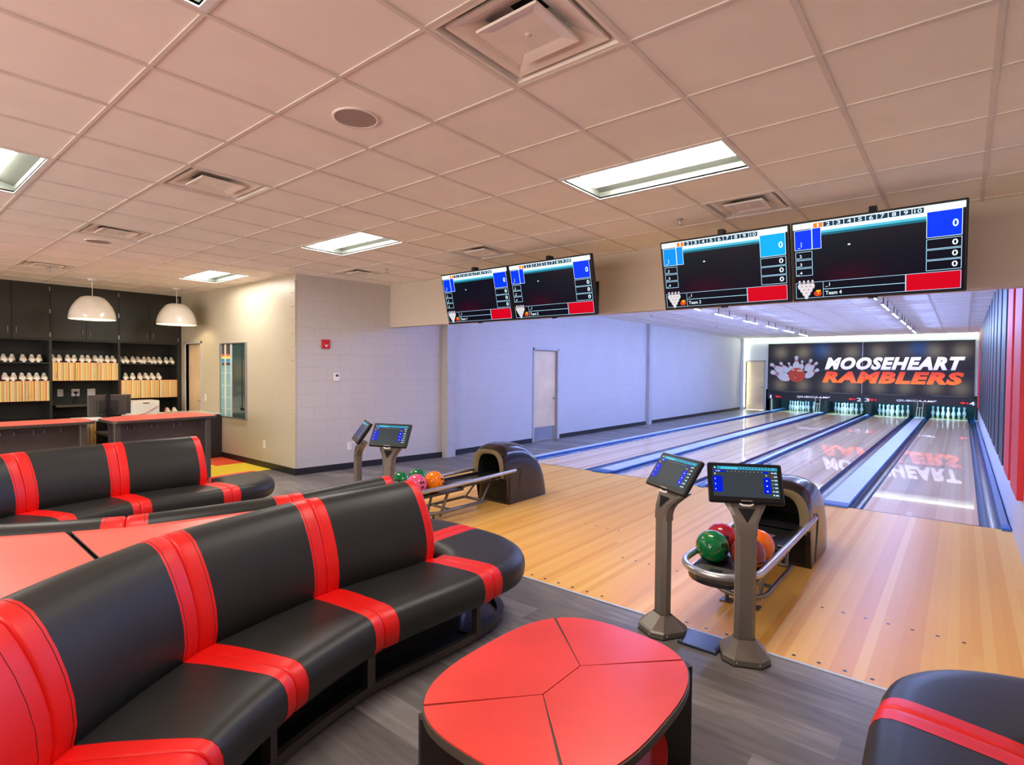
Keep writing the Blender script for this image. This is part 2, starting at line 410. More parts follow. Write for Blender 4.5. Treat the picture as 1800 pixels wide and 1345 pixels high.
for j in range(-9,38):
    y=j*G
    xa,xb=(-10.9,3.4) if y<YS else (XL-.2,XR)
    mb.box(xa,xb,y-hb*.75,y+hb*.75,z0+.0015,H+.002,M['tbar'])
struct(mb,'trim_2')
# walls
bs=.1
def wall_poly(pts,z0,z1,m,name,th=.12,side=1):
    mb=MB()
    for (a,b) in zip(pts[:-1],pts[1:]):
        d=Vector((b[0]-a[0],b[1]-a[1],0)).normalized(); n=Vector((d.y,-d.x,0))*side*-th
        mb.add([(a[0],a[1],z0),(b[0],b[1],z0),(b[0],b[1],z1),(a[0],a[1],z1),(a[0]+n.x,a[1]+n.y,z0),(b[0]+n.x,b[1]+n.y,z0),(b[0]+n.x,b[1]+n.y,z1),(a[0]+n.x,a[1]+n.y,z1)],
            [(0,1,2,3),(7,6,5,4),(0,4,5,1),(3,2,6,7),(0,3,7,4),(1,5,6,2)],m)
    return mb
CX,CY=-5.98,2.76; D0,D1=8.20,9.10
mb=wall_poly([(CX,CY),(XL,5.5),(XL,D0)],0,H,M['wallL'],'')
m2=wall_poly([(XL,D1),(XL,YB)],0,H,M['wallL'],''); m3=wall_poly([(XL,D0),(XL,D1)],2.06,H,M['wallL'],'')
for q in (m2,m3): mb.add(q.v,q.f,M['wallL'])
struct(mb,'wall_left')
# beige wall with door opening
E0,E1=-10.12,-9.40
mb=MB().box(-10.35,E0,CY,CY+.12,0,H,M['wallB']).box(E1,CX-.02,CY,CY+.12,0,H,M['wallB']).box(E0,E1,CY,CY+.12,2.06,H,M['wallB'])
mb.box(CX-.02,CX,CY,CY+.12,0,H,M['wallL'])
struct(mb,'wall_mirror_side')
# block quoins at the corner
mb=MB()
for k in range(15):
    z=.1+k*.2032; 
    if z+.195<H: mb.box(CX-.12,CX+.004,CY-.010,CY+.1,z,z+.192,M['wallB'],b=.004)
struct(mb,'trim_3')
struct(MB().box(-10.95,-10.80,-6,CY+.12,0,H,M['cabI']),'wall_cabinet_side')
F0,F1=-5.46,-4.70
mb=MB().box(XL-.12,F0,YB,YB+.12,0,H,M['wallF']).box(F0,F1,YB,YB+.12,2.06,H,M['wallF']).box(F1,-4.5,YB,YB+.12,0,H,M['wallF']).box(-4.5,XR,YB,YB+.12,.85,H,M['wallF'])
struct(mb,'wall_far')
struct(MB().box(XR,XR+.12,1.9,25.05,-.16,H,M['wallR']),'wall_right')
struct(MB().box(XR,3.52,1.78,1.9,0,H,M['wallS']).box(3.4,3.52,-6,1.78,0,H,M['wallL']),'wall_lounge')
# unseen wall behind the camera; wide window opening added for fill light
mb=MB().box(-10.95,3.52,-6.12,-6,2.7,H,M['wallS']).box(-10.95,-8.6,-6.12,-6,0,2.7,M['wallS']).box(2.2,3.52,-6.12,-6,0,2.7,M['wallS']).box(-8.6,2.2,-6.12,-6,0,.3,M['wallS'])
struct(mb,'unseen_wall_back')
mb=MB()
for k in range(6): x=-8.6+k*2.16; mb.box(x-.03,x+.03,-6.1,-6.02,.3,2.7,M['steel'])
mb.box(-8.6,2.2,-6.1,-6.02,.3,.36,M['steel']).box(-8.6,2.2,-6.1,-6.02,2.64,2.7,M['steel'])
struct(mb,'added_fill_window')  # frame of the unseen window added to let in fill light
# soffit beam
struct(MB().box(-5.86,XR+.02,YS,YS+.16,2.315,H,M['soffit']),'wall_soffit')
# pit shell
mb=MB().box(-4.62,-4.5,YB,25.1,-.1,.9,M['dark']).box(-4.6,XR,25.0,25.1,-.1,.9,M['cuts']).box(-4.6,XR,YB+.12,25.1,.85,.95,M['dark'])
for x0,x1 in ((-2.86,-2.49),(-1.11,-1.0),(.37,.72)): mb.box(x0,x1,23.35,25,-.1,.85,M['dark'])
mb.box(2.10,2.17,23.1,25,-.05,.8,M['dark'])
mb.box(-4.62,2.17,6.0,25.1,-.14,-.13,M['dark'])
struct(mb,'trim_4')
# pin lights hidden behind the mask
for i,(a,b) in enumerate(lanes):
    t=thing('pin_light',f'cyan fluorescent tube above the pins of {names4[i]}','light fixture',((a+b)/2,23.18,.78),0,'lights above the pins')
    MB().tube([(-.45,0,0),(.45,0,0)],.018,M['pinL'],8).build('lamp_tube',t); MB().box(-.47,.47,-.03,.03,.02,.05,M['white']).build('housing',t)
# baseboards
def basebd(pts,name):
    mb=MB()
    for a,b in zip(pts[:-1],pts[1:]):
        d=Vector((b[0]-a[0],b[1]-a[1],0)).normalized(); n=Vector((d.y,-d.x,0))*.008
        q=[(a[0],a[1]),(a[0]+n.x,a[1]+n.y),(b[0]+n.x,b[1]+n.y),(b[0],b[1])]; mb.prism(q,0,bs,M['base'])
    return struct(mb,name)
basebd([(CX,CY-.01),(XL,5.42)],'baseboard_left'); basebd([(XL,5.66),(XL,D0-.06)],'baseboard_left.001'); basebd([(XL,D1+.12),(XL,13.8)],'baseboard_left.002'); basebd([(XL,14.02),(XL,YB)],'baseboard_left.003')
struct(MB().box(E1+.07,CX+.01,CY-.008,CY,0,bs,M['base']),'baseboard_mirror_side')
# pilasters
struct(MB().box(XL-.02,XL+.13,5.42,5.64,0,H,M['dframe']),'trim_5'); struct(MB().box(XL-.02,XL+.10,13.8,14.0,0,H,M['dframe']),'trim_6')
struct(MB().box(XL,XL+.12,22.85,YB,0,H,M['wallF']),'trim_7')
# doors
def door(name,T,w,louver=False,kick=False,hside=1,wood=M['wood']):
    """leaf in local XZ plane, facing -y; x 0..w"""
    t=thing(name,None,None); t['kind']='structure'; t.matrix_world=T
    fr=MB()
    for x0,x1,z0,z1 in ((-.05,0,0,2.11),(w,w+.05,0,2.11),(-.05,w+.05,2.06,2.11)):
        fr.box(x0,x1,-.02,.12,z0,z1,M['dframe'],b=.004)
    fr.build('door_frame',t)
    lf=MB().box(.004,w-.004,.05,.09,.008,2.055,wood)
    if louver:
        lf.box(.14,w-.14,.044,.052,.30,.62,wood,b=.003)
        for k in range(7): lf.box(.17,w-.17,.038,.046,.34+k*.037,.36+k*.037,M['wood'])
    lf.build('door_leaf',t)
    if kick: MB().box(.03,w-.03,.046,.05,.02,.32,M['steel']).build('kick_plate',t)
    hx=w-.07 if hside>0 else .07
    h=MB().lathe([(.001,0),(.028,0),(.028,.012),(.012,.016),(.012,.05)],M['steel'],Matrix.Translation((hx,.05,.97))@Matrix.Rotation(PI/2,4,'X'),12)
    h.tube([(hx,.0,.97),(hx-.11*hside,-.0,.97)],.009,M['steel'],8); h.build('door_handle',t)
    return t
def TW(x,y,ang): return Matrix.Translation((x,y,0))@Matrix.Rotation(ang,4,'Z')
door('door_1',TW(XL,D0,PI/2),D1-D0,kick=True)
door('door_2',TW(E0,CY,0),E1-E0)
door('door_3',TW(F0,YB,0),F1-F0,louver=True)
# backing rooms so no void shows behind
struct(MB().box(XL-.13,XL-.12,D0-.1,D1+.1,0,2.1,M['dark']).box(E0-.1,E1+.1,CY+.121,CY+.13,0,2.1,M['dark']).box(F0-.1,F1+.1,YB+.121,YB+.13,0,2.1,M['dark']),'trim_8')
# carpet tiles behind the counter
mb=MB(); rr=random.Random(3)
for i in range(8):
    for j in range(10):
        x0=-10.34+i*.4525; y0=-1.85+j*.461
        m=rr.choice(['cy','co','cg','cy'])
        if i>=4 and j>=7: m='cy'
        if i<=5 and j==9: m='co'
        if i==4 and j==8: m='co'
        mb.box(x0,x0+.4525,y0,y0+.461,0,.006,M[m])
struct(mb,'floor_carpet')
# ------------------------------------------------------------ ceiling fixtures
where={(-13,3):'above the cabinet end of the beige wall',(-7,3):'in the middle of the ceiling, beyond the sofas',(-1,3):'nearest the large right-hand screens',(-7,-2):'at the left edge of the view',(-1,-2):'at the top edge of the view',(-13,-2):'above the reception desk',(-13,-7):'at the back of the room on the cabinet side',(-7,-7):'at the back of the room in the middle',(-1,-7):'behind the near seating'}
def troffer(i,j):
    t=thing('ceiling_light','recessed rectangular fluorescent ceiling light '+where[(i,j)],'ceiling light',((i+1)*G,(j+.5)*G,H),0,'recessed ceiling lights')
    a,b=G,G/2
    mb=MB()
    for x0,x1,y0,y1 in ((-a,a,-b,-b+.03),(-a,a,b-.03,b),(-a,-a+.03,-b+.03,b-.03),(a-.03,a,-b+.03,b-.03)): mb.box(x0,x1,y0,y1,-.006,.012,M['white'])
    mb.build('frame',t)
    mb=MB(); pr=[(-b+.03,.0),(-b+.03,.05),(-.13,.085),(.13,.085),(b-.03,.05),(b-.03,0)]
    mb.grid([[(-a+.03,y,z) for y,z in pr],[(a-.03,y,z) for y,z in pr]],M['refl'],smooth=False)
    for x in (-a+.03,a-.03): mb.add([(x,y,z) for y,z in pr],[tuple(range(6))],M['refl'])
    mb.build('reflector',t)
    mb=MB(); pr=[(.15*math.cos(PI*k/8+PI),.075+.06*math.sin(PI*k/8+PI)) for k in range(9)]
    mb.grid([[(-a+.10,y,z) for y,z in pr],[(a-.05,y,z) for y,z in pr]],M['trof'])
    for x in (-a+.10,a-.05): mb.add([(x,y,z) for y,z in pr],[tuple(range(9))],M['trof'])
    o=mb.build('diffuser',t); o['label']='glowing white diffuser'
for c in TROF: troffer(*c)
vw={(0,0):'large square air diffuser at the top of the view, nearest the camera',(-5,0):'square air diffuser over the middle sofas, left of the round speaker',(-9,0):'square air diffuser over the left sofa beside a round speaker',(-14,0):'square air diffuser above the reception counter by the cabinets',(0,5):'square air diffuser just above the right pair of screens',(-5,5):'square air diffuser just left above the left pair of screens',(-9,5):'square air diffuser above the fire alarm wall corner'}
def vent(i,j):
    t=thing('air_diffuser',vw[(i,j)],'air vent',((i+.5)*G,(j+.5)*G,H),0,'square ceiling air diffusers')
    b=G/2
    def fr(r0,z0,r1,z1,m,mb):
        q=lambda r,z:[(-r,-r,z),(r,-r,z),(r,r,z),(-r,r,z)]
        mb.add(q(r0,z0)+q(r1,z1),[(k,(k+1)%4,4+(k+1)%4,4+k) for k in range(4)],m)
    mb=MB(); fr(b-.006,-.004,b-.03,-.004,M['vent'],mb); fr(b-.03,-.004,b-.035,.05,M['vent'],mb); fr(b-.035,.05,b-.09,.05,M['vent'],mb); fr(b-.09,.05,b-.13,.11,M['ventS'],mb); fr(b-.13,.11,.04,.14,M['ventS'],mb)
    mb.build('frame',t)
    for r,z,mm in ((.245,.004,M['ventS']),(.155,-.010,M['ventS'])):
        mb=MB(); fr(r,z,r,z+.012,M['vent'],mb); fr(r,z,r-.03,z+.006,M['vent'],mb)
        if r>.2: fr(r-.03,z+.006,r-.115,z+.045,mm,mb); fr(r,z+.012,r-.11,z+.055,mm,mb)
        else:
            q=r-.03; fr(r-.03,z+.006,.07,z+.020,mm,mb); mb.add([(-.07,-.07,z+.020),(-.07,.07,z+.020),(.07,.07,z+.020),(.07,-.07,z+.020)],[(0,1,2,3)],mm); mb.add([(-r,-r,z+.012),(r,-r,z+.012),(r,r,z+.012),(-r,r,z+.012)],[(0,1,2,3)],mm)
            mb.lathe([(.001,z+.010),(.014,z+.010),(.017,z+.014),(.018,z+.0205)],M['vent'],None,18).lathe([(.042,z+.0195),(.044,z+.0165),(.047,z+.0195)],M['vent'],None,24)
        mb.build('louver_cone',t)
    MB().disc(.13,.132,M['dark'],None,24,False).build('duct_opening',t)
for c in VENT: vent(*c)
for (x,y,lab) in ((-1.5*G,.5*G,'large round speaker grille in the ceiling near the camera'),(-9.53*G,.5*G,'small round speaker grille in the ceiling near the pendant lamps')):
    t=thing('ceiling_speaker',lab,'speaker',(x,y,H))
    MB().lathe([(.128,0),(.128,-.006),(.115,-.008),(.112,-.004)],M['vent'],None,32).build('rim',t); MB().disc(.113,-.005,M['spk'],None,32,False).build('grille',t)
for (x,y,lab) in ((-.5*G,5.55*G,'sprinkler head beside the right pair of screens'),(-7.5*G,5.5*G,'sprinkler head beyond the left pair of screens'),(-8.35,.34,'sprinkler head above the reception counter'),(-4.3,11.3,'sprinkler head over the left lane, nearer one'),(-4.2,15.7,'sprinkler head over the left lane, farther one')):
    t=thing('sprinkler',lab,'sprinkler',(x,y,H)); 
    MB().lathe([(.032,0),(.03,-.006),(.012,-.01),(.010,-.03),(.006,-.05)],M['steel'],None,12).build('body',t)
    MB().box(-.028,.028,-.005,.005,-.055,-.05,M['steel']).box(-.005,.005,-.028,.028,-.055,-.05,M['steel']).build('deflector',t)
# track LED bars over the lanes
for s,(x,side) in enumerate(((-2.42,'left'),(.58,'right'))):
    for k,y in enumerate((7.0,9.0,11.0,13.0,15.0,16.95,18.9)):
        o=['nearest','second','third','fourth','fifth','sixth','farthest'][k]
        t=thing('led_bar_light',f'slim blue-white LED bar under the lane ceiling, {o} in the {side} row','light fixture',(x,y,H),0,f'LED bars in the {side} row')
        zz=-.17
        MB().box(-.020,.020,-.61,.61,zz+.012,zz+.032,M['frame']).build('housing',t)
        MB().box(-.008,.008,-.58,.58,zz+.004,zz+.012,M['trackL']).build('led_strip',t)
        for sx in (-.36,.36): MB().tube([(0,sx,0),(0,sx,zz+.035)],.009,M['frame'],6).build('hanger',t)
# pendants
for (y,lab) in ((1.03,'white dome pendant lamp over the counter, the left of two'),(2.26,'white dome pendant lamp over the counter, the right of two by the beige wall')):
    t=thing('pendant_lamp',lab,'pendant lamp',(-9.15,y,H),0,'dome pendant lamps')
    MB().lathe([(.001,-.03),(.06,-.028),(.065,0)],M['white'],None,20).build('ceiling_rose',t)
    MB().tube([(0,0,-.03),(0,0,-.27)],.005,M['white'],6).build('cord',t)
    rim=-.65; prof=[(.315,rim),(.312,rim+.05),(.298,rim+.12),(.268,rim+.20),(.218,rim+.28),(.16,rim+.345),(.10,rim+.368),(.001,rim+.372)]
    MB().lathe(prof,M['whiteG'],None,40).build('shade',t)
    MB().lathe([(r-.006 if r>.01 else .001,z-.004) for r,z in prof],M['pendI'],None,40).build('shade_lining',t)
    MB().sphere(.06,M['pendL'],Matrix.Translation((0,0,rim+.17)),14).build('bulb',t)
# ------------------------------------------------------------ wall fittings
def onwall(y): # point on the left wall near segment
    f=(y-CY)/(5.5-CY); return CX+(XL-CX)*f
angL=math.atan2(XL-CX,5.5-CY)
t=thing('fire_alarm','red wall-mounted fire alarm on the grey block wall','fire alarm',(onwall(3.22),3.22,1.99),-angL)
MB().box(0,.035,-.065,.065,-.07,.07,M['alarm'],b=.004).build('housing',t)
MB().add([(.036,-.03,.0),(.036,.0,-.05),(.036,.035,.0),(.036,.0,-.02)],[(0,1,2,3)],M['white']).build('emblem',t)
t=thing('thermostat','white thermostat on the grey block wall below the fire alarm','thermostat',(onwall(3.40),3.40,1.48),-angL)
MB().box(0,.025,-.045,.045,-.062,.062,M['white'],b=.004).build('housing',t); MB().box(.0252,.027,-.025,.025,.005,.04,M['frame']).build('display',t)
t=thing('wall_outlet','white outlet low on the grey block wall left of the kiosks','outlet',(onwall(3.62),3.62,.37),-angL)
MB().box(0,.006,-.037,.037,-.06,.06,M['white'],b=.002).build('plate',t); MB().box(.006,.008,-.015,.015,-.035,-.008,M['whiteG']).box(.006,.008,-.015,.015,.008,.035,M['whiteG']).build('socket',t)
t=thing('wall_outlet','white outlet low on the beige wall right of the mirror','outlet',(-6.94,CY,.38))
MB().box(-.037,.037,-.006,0,-.06,.06,M['white'],b=.002).build('plate',t); MB().box(-.015,.015,-.008,-.006,.008,.035,M['whiteG']).box(-.015,.015,-.008,-.006,-.035,-.008,M['whiteG']).build('socket',t)
t=thing('light_switch','white light switch on the beige wall beside the wooden door','light switch',(-9.2,CY,1.05))
MB().box(-.037,.037,-.006,0,-.06,.06,M['white'],b=.002).build('plate',t); MB().box(-.008,.008,-.012,-.006,-.015,.015,M['whiteG']).build('toggle',t)
t=thing('painted_mirror','tall framed mirror on the beige wall, reflection painted pale blue left, dark teal right','painted mirror',(-8.02,CY,1.39))  # mirror; what it reflects is painted on as coloured strips
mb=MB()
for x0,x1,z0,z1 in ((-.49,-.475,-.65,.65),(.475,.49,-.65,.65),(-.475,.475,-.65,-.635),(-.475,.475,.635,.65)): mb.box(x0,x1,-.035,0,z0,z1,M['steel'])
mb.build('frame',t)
tl=mat('reflection_teal',(.035,.075,.075),.25,coat=.5); pb=mat('reflection_blue',(.22,.50,.55),.3,coat=.5); bn=mat('reflection_brown',(.10,.07,.06),.4); 
MB().box(-.03,.475,-.02,-.005,-.635,.635,tl).box(.33,.36,-.0215,-.02,-.50,.635,M['dark']).box(.28,.475,-.0215,-.02,-.50,-.46,M['dark']).build('teal_reflection',t)
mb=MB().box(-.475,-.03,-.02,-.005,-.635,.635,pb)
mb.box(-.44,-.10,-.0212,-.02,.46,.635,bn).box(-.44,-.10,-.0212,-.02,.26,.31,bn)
for z0,z1,c in ((.42,.46,(.75,.14,.10)),(.375,.42,(.90,.80,.10)),(.325,.375,(.03,.32,.62))): mb.box(-.44,-.10,-.0214,-.02,z0,z1,mat('reflection_band',c,.4))
for z in (.13,-.09,-.30,-.50): mb.box(-.44,-.10,-.0214,-.02,z-.006,z+.006,mat('reflection_pale',(.5,.75,.78),.4))
mb.build('blue_reflection',t)
MB().box(-.31,-.26,-.028,-.02,-.635,.635,M['whiteG']).box(-.085,-.07,-.026,-.02,-.635,.635,M['cap']).box(-.045,-.03,-.026,-.02,-.635,.635,M['whiteG']).build('reflection_bars',t)  # pale bars belong to the painted reflection
# ------------------------------------------------------------ stripes on the right wall
cols=['sred','sred']+['snavy']*11+['sred','sred']
nm=['nearest','second']
cnt={'sred':0,'snavy':0}
y=4.93
for k,c in enumerate(cols):
    w_=.84; y1=y+w_
    if c=='sred': lab=['tall red wall panel on the right wall, nearest the camera','tall red wall panel on the right wall, next to the navy panels','far red wall panel on the right wall, first past the navy panels','farthest red wall panel on the right wall, beside the banner'][cnt[c]]
    else: lab='tall dark navy wall panel on the right wall, '+['nearest the red panels','second','third','fourth','fifth','sixth','seventh','eighth','ninth','tenth','farthest'][cnt[c]]+(' from the near red panels' if 0<cnt[c]<10 else '')
    cnt[c]+=1
    tag(MB().box(XR-.045,XR,y,y1,.52,H-.02,M[c],b=.004).build('wall_panel'),lab,'wall panel','striped panels on the right wall')
    y+=1.17
# ------------------------------------------------------------ banner above the pins
YM=22.93
t=thing('masking_banner','wide black banner reading MOOSEHEART RAMBLERS above the pins','banner',(-1.2,YM,.5))
T0=Matrix.Translation((1.2,-YM,-.5))
Tm=T0@Matrix.Translation((0,YM-.004,0)); Tm2=T0@Matrix.Translation((0,YM-.007,0))
for x0,x1 in ((-4.54,-1.215),(-1.195,2.05)):
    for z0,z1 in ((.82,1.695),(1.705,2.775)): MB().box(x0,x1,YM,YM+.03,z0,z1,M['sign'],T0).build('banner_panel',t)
    MB().box(x0,x1,YM-.02,YM+.03,.49,.815,M['band'],T0).build('number_band',t)
MB().box(-1.212,-1.198,YM-.003,YM+.02,.82,2.775,M['steel'],T0).build('joint_strip',t)
MB().text('MOOSEHEART',-2.46,1.80,1.725,2.20,M['txtW'],Tm,.28,.055).build('lettering',t)
o=MB().text('RAMBLERS',-2.53,1.78,1.215,1.665,M['txtR'],Tm,.22,.06).build('lettering',t)
# logo
def pinpoly(cx,cz,h,ang,ex=0):
    pr=[(.0,.13),(.05,.15),(.12,.19),(.22,.235),(.33,.25),(.43,.235),(.55,.16),(.66,.105),(.76,.10),(.84,.125),(.91,.135),(.97,.10),(1.0,.0)]
    pts=[(x*h*.86,z*h) for z,x in pr]+[(-x*h*.86,z*h) for z,x in reversed(pr[:-1])]
    c,s=math.cos(ang),math.sin(ang)
    return [(cx+x*c-z*s,cz+x*s+z*c) for x,z in pts]
def flat(mb,poly,m,d,T): mb.add([(x,-d,z) for x,z in poly],[tuple(range(len(poly)))],m,T)
mb=MB(); pw=mat('print_white',(.86,.84,.80),.4); pr_=mat('print_red',(.62,.03,.02),.4)
k=0
for cx,cz,h,a in ((-3.62,1.62,.42,.35),(-3.30,1.70,.40,-.12),(-3.12,1.66,.52,-.38),(-3.06,1.66,.50,-.78),(-3.95,1.60,.62,.95),(-3.78,1.60,.52,.62),(-3.14,1.42,.58,-.98),(-3.70,1.33,.80,1.18),(-3.47,1.66,.62,.0)):
    k+=1; flat(mb,pinpoly(cx,cz,h,a),pw,.001+.0006*k,Tm)
    for f in (.60,.68):
        c,s=math.cos(a),math.sin(a); q=[(-.10*h,f*h),(.10*h,f*h),(.10*h,(f+.045)*h),(-.10*h,(f+.045)*h)]
        flat(mb,[(cx+x*c-z*s,cz+x*s+z*c) for x,z in q],pr_,.0014+.0006*k,Tm)
flat(mb,[(-3.45+.31*math.cos(2*PI*i/32),1.50+.29*math.sin(2*PI*i/32)) for i in range(32)],mat('print_ball',(.70,.07,.03),.4),.0085,Tm)
for cx,cz,rx,rz in ((-3.58,1.70,.05,.035),(-3.33,1.68,.12,.045),(-3.50,1.40,.018,.03)):
    flat(mb,[(cx+rx*math.cos(2*PI*i/14),cz+rz*math.sin(2*PI*i/14)) for i in range(14)],mat('print_cream',(.85,.60,.35),.4),.0095,Tm)
mb.build('logo',t)
wt=mat('band_print_white',(.9,.9,.95),.4,emit=(.8,.85,1),es=.5); rl=emat('red_indicator',(1,.02,.02),2.0)
mb=MB(); Tb=T0@Matrix.Translation((0,YM-.024,0))
for s_,x in (('1',-4.44),('2',-1.36),('3',-1.10),('4',1.93)): mb.text(s_,x,x+(.06 if s_=='1' else .15),.53,.66,wt,Tb,0,.01)
mb.text('QUBICAAMF',-3.42,-2.24,.585,.665,wt,Tb,.2,.02); mb.text('QUBICAAMF',-.12,1.05,.575,.655,wt,Tb,.2,.02)
mb.build('band_lettering',t)
for x in (-4.16,-1.55,-.88,1.76):
    mb=MB()
    flat(mb,[(x+.06*math.cos(2*PI*i/14),.605+.03*math.sin(2*PI*i/14)) for i in range(14)],rl,.0,Tb); flat(mb,[(x+.12+.03*math.cos(2*PI*i/10),.60+.02*math.sin(2*PI*i/10)) for i in range(10)],rl,.0,Tb)
    mb.build('red_indicator',t)
# cove tube on top of the banner
t=thing('cove_light','white-green cove light strip above the banner along the far wall','light fixture',(-1.2,YB,3.0))
MB().box(-4.28,3.34,-.035,-.004,.0,.02,M['white']).build('housing',t); MB().box(-4.26,3.32,-.033,-.008,-.012,0,M['cove']).build('light_strip',t)
t=thing('cove_light','white-green vertical light strip in the far left corner by the door','light fixture',(-5.49,22.99,1.5))
MB().box(-.012,.012,-.03,.005,-1.4,1.4,M['white']).build('housing',t)
MB().box(.012,.02,-.025,-.003,-1.38,1.38,M['cove']).build('light_strip',t)
# ------------------------------------------------------------ pins
def pin_mb():
    pr=[(.0258,0),(.0285,.02),(.040,.06),(.052,.09),(.0605,.114),(.0590,.14),(.052,.17),(.040,.20),(.029,.225),(.0235,.25),(.0236,.265),(.026,.29),(.030,.32),(.0323,.343),(.031,.36),(.024,.375),(.012,.382),(.0005,.383)]
    return MB().lathe(pr,M['pin'],None,16)
pinmesh=pin_mb(); 
p0=None
pos10=[('front pin of the triangle',0,0),('second row left pin',-1,1),('second row right pin',1,1),('third row left pin',-2,2),('third row middle pin',0,2),('third row right pin',2,2),('back left corner pin',-3,3),('back row inner left pin',-1,3),('back row inner right pin',1,3),('back right corner pin',3,3)]
for i,(a,b) in enumerate(lanes):
    cx=(a+b)/2-.03
    for (nmz,dx,dy) in pos10:
        if p0 is None: p0=pinmesh.build('bowling_pin'); o=p0
        else: o=p0.copy(); COL.objects.link(o)
        o.location=(cx+dx*.1524,23.75+dy*.264,0)
        tag(o,f'white bowling pin, {nmz} on {names4[i]}','bowling pin',f'bowling pins on {names4[i]}')
for x,lab in ((-2.68,'cream ladder-shaped guard at the far end of the divider between lanes one and two'),(.57,'cream ladder-shaped guard at the far end of the divider between lanes three and four')):
    mb=MB().tube([(-.09,0,0),(-.05,.05,.60)],.014,M['yel'],8).tube([(.07,0,0),(.11,.05,.60)],.014,M['yel'],8).tube([(-.07,.02,.36),(.095,.02,.36)],.014,M['yel'],8).tube([(-.01,0,0),(.01,.02,.36)],.012,M['yel'],8).tube([(-.12,0,.01),(.12,0,.01)],.014,M['yel'],8)
    o=mb.build('lane_end_guard'); o.location=(x,22.8,.022); tag(o,lab,'guard')
o=box1('lane_end_post',-.02,.02,-.02,.02,0,.5,M['yel']); o.location=(-4.36,22.88,.022); tag(o,'cream upright post under the number one at the banner left corner','post')
# ------------------------------------------------------------ screens
WB=emat('screen_white',(.75,.93,1),1.3); CY_=emat('screen_cyan',(.10,.62,.85),1.0); CY2=emat('screen_teal',(.02,.22,.32),.8); BL=emat('screen_blue',(.0,.045,1),1.0); BL2=emat('screen_bluelight',(.0,.32,1),1.0); BLC=emat('screen_skyblue',(0,.48,1),1.0)
OR=emat('screen_orange',(1,.25,.02),1); RD=emat('screen_red',(.72,.0,.015),1); LN=emat('screen_line',(.45,.78,1),1.1); NV=emat('screen_navy',(.01,.04,.08),1); KK=emat('screen_black',(.004,.004,.012),1.0); PW=emat('screen_pinwhite',(.8,.78,.8),1); RP=emat('screen_pinred',(.6,.02,.04),1); YL=emat('screen_yellow',(1,.6,.02),1); DG=emat('screen_grey',(.045,.055,.065),1); CN=emat('screen_cyanbar',(.03,.35,.55),1); BD=emat('screen_deepblue',(.0,.015,.70),1); GR=emat('screen_green',(.1,.45,.3),1)
def wine():
    m,nt,bs=newmat('screen_dark'); k=NT(nt); tc=k.n('ShaderNodeTexCoord'); bs.inputs['Base Color'].default_value=(.002,.002,.002,1); bs.inputs['Roughness'].default_value=.2; bs.inputs['Specular IOR Level'].default_value=.08
    k.l(k.ramp(k.noise(tc.outputs['Object'],2.2,1),[(.35,(.002,.006,.014)),(.55,(.006,.003,.012)),(.72,(.035,.001,.012))]),bs.inputs['Emission Color']); bs.inputs['Emission Strength'].default_value=1; return m
KW=wine()
class Scr:
    def __init__(s,W,Hh,T): s.W=W;s.H=Hh;s.T=T;s.mb=MB();s.d=0
    def P(s,u,v): return ((u-.5)*s.W,(.5-v)*s.H)
    def rect(s,u0,v0,u1,v1,m):
        s.d+=.00006
        (a,b),(c,d)=s.P(u0,v0),s.P(u1,v1); s.mb.add([(a,-s.d,d),(c,-s.d,d),(c,-s.d,b),(a,-s.d,b)],[(0,1,2,3)],m,s.T); return s
    def frame(s,u0,v0,u1,v1,m,w=.0035,fill=None):
        s.rect(u0,v0,u1,v1,m); h=w*s.W/s.H; s.rect(u0+w,v0+h,u1-w,v1-h,fill or KK); return s
    def txt(s,t,u0,v0,u1,v1,m,off=.01):
        s.d+=.00006; (a,b),(c,d)=s.P(u0,v0),s.P(u1,v1)
        s.mb.text(t,a,c,d,b,m,s.T@Matrix.Translation((0,-s.d,0)),0,off); return s
    def ell(s,u,v,ru,rv,m,n=14):
        s.d+=.00006; a,b=s.P(u,v)
        s.mb.add([(a+ru*s.W*math.cos(2*PI*i/n),-s.d,b+rv*s.H*math.sin(2*PI*i/n)) for i in range(n)],[tuple(range(n))],m,s.T); return s
    def pin(s,u,v,h):
        s.d+=.00006; a,b=s.P(u,v+h)
        s.mb.add([(x,-s.d,z) for x,z in pinpoly(a,b,h*s.H,0)],[tuple(range(25))],PW,s.T)
        s.d+=.00006; hh=h*s.H; s.mb.add([(a-.09*hh,-s.d,b+.64*hh),(a+.09*hh,-s.d,b+.64*hh),(a+.09*hh,-s.d,b+.72*hh),(a-.09*hh,-s.d,b+.72*hh)],[(0,1,2,3)],RP,s.T)
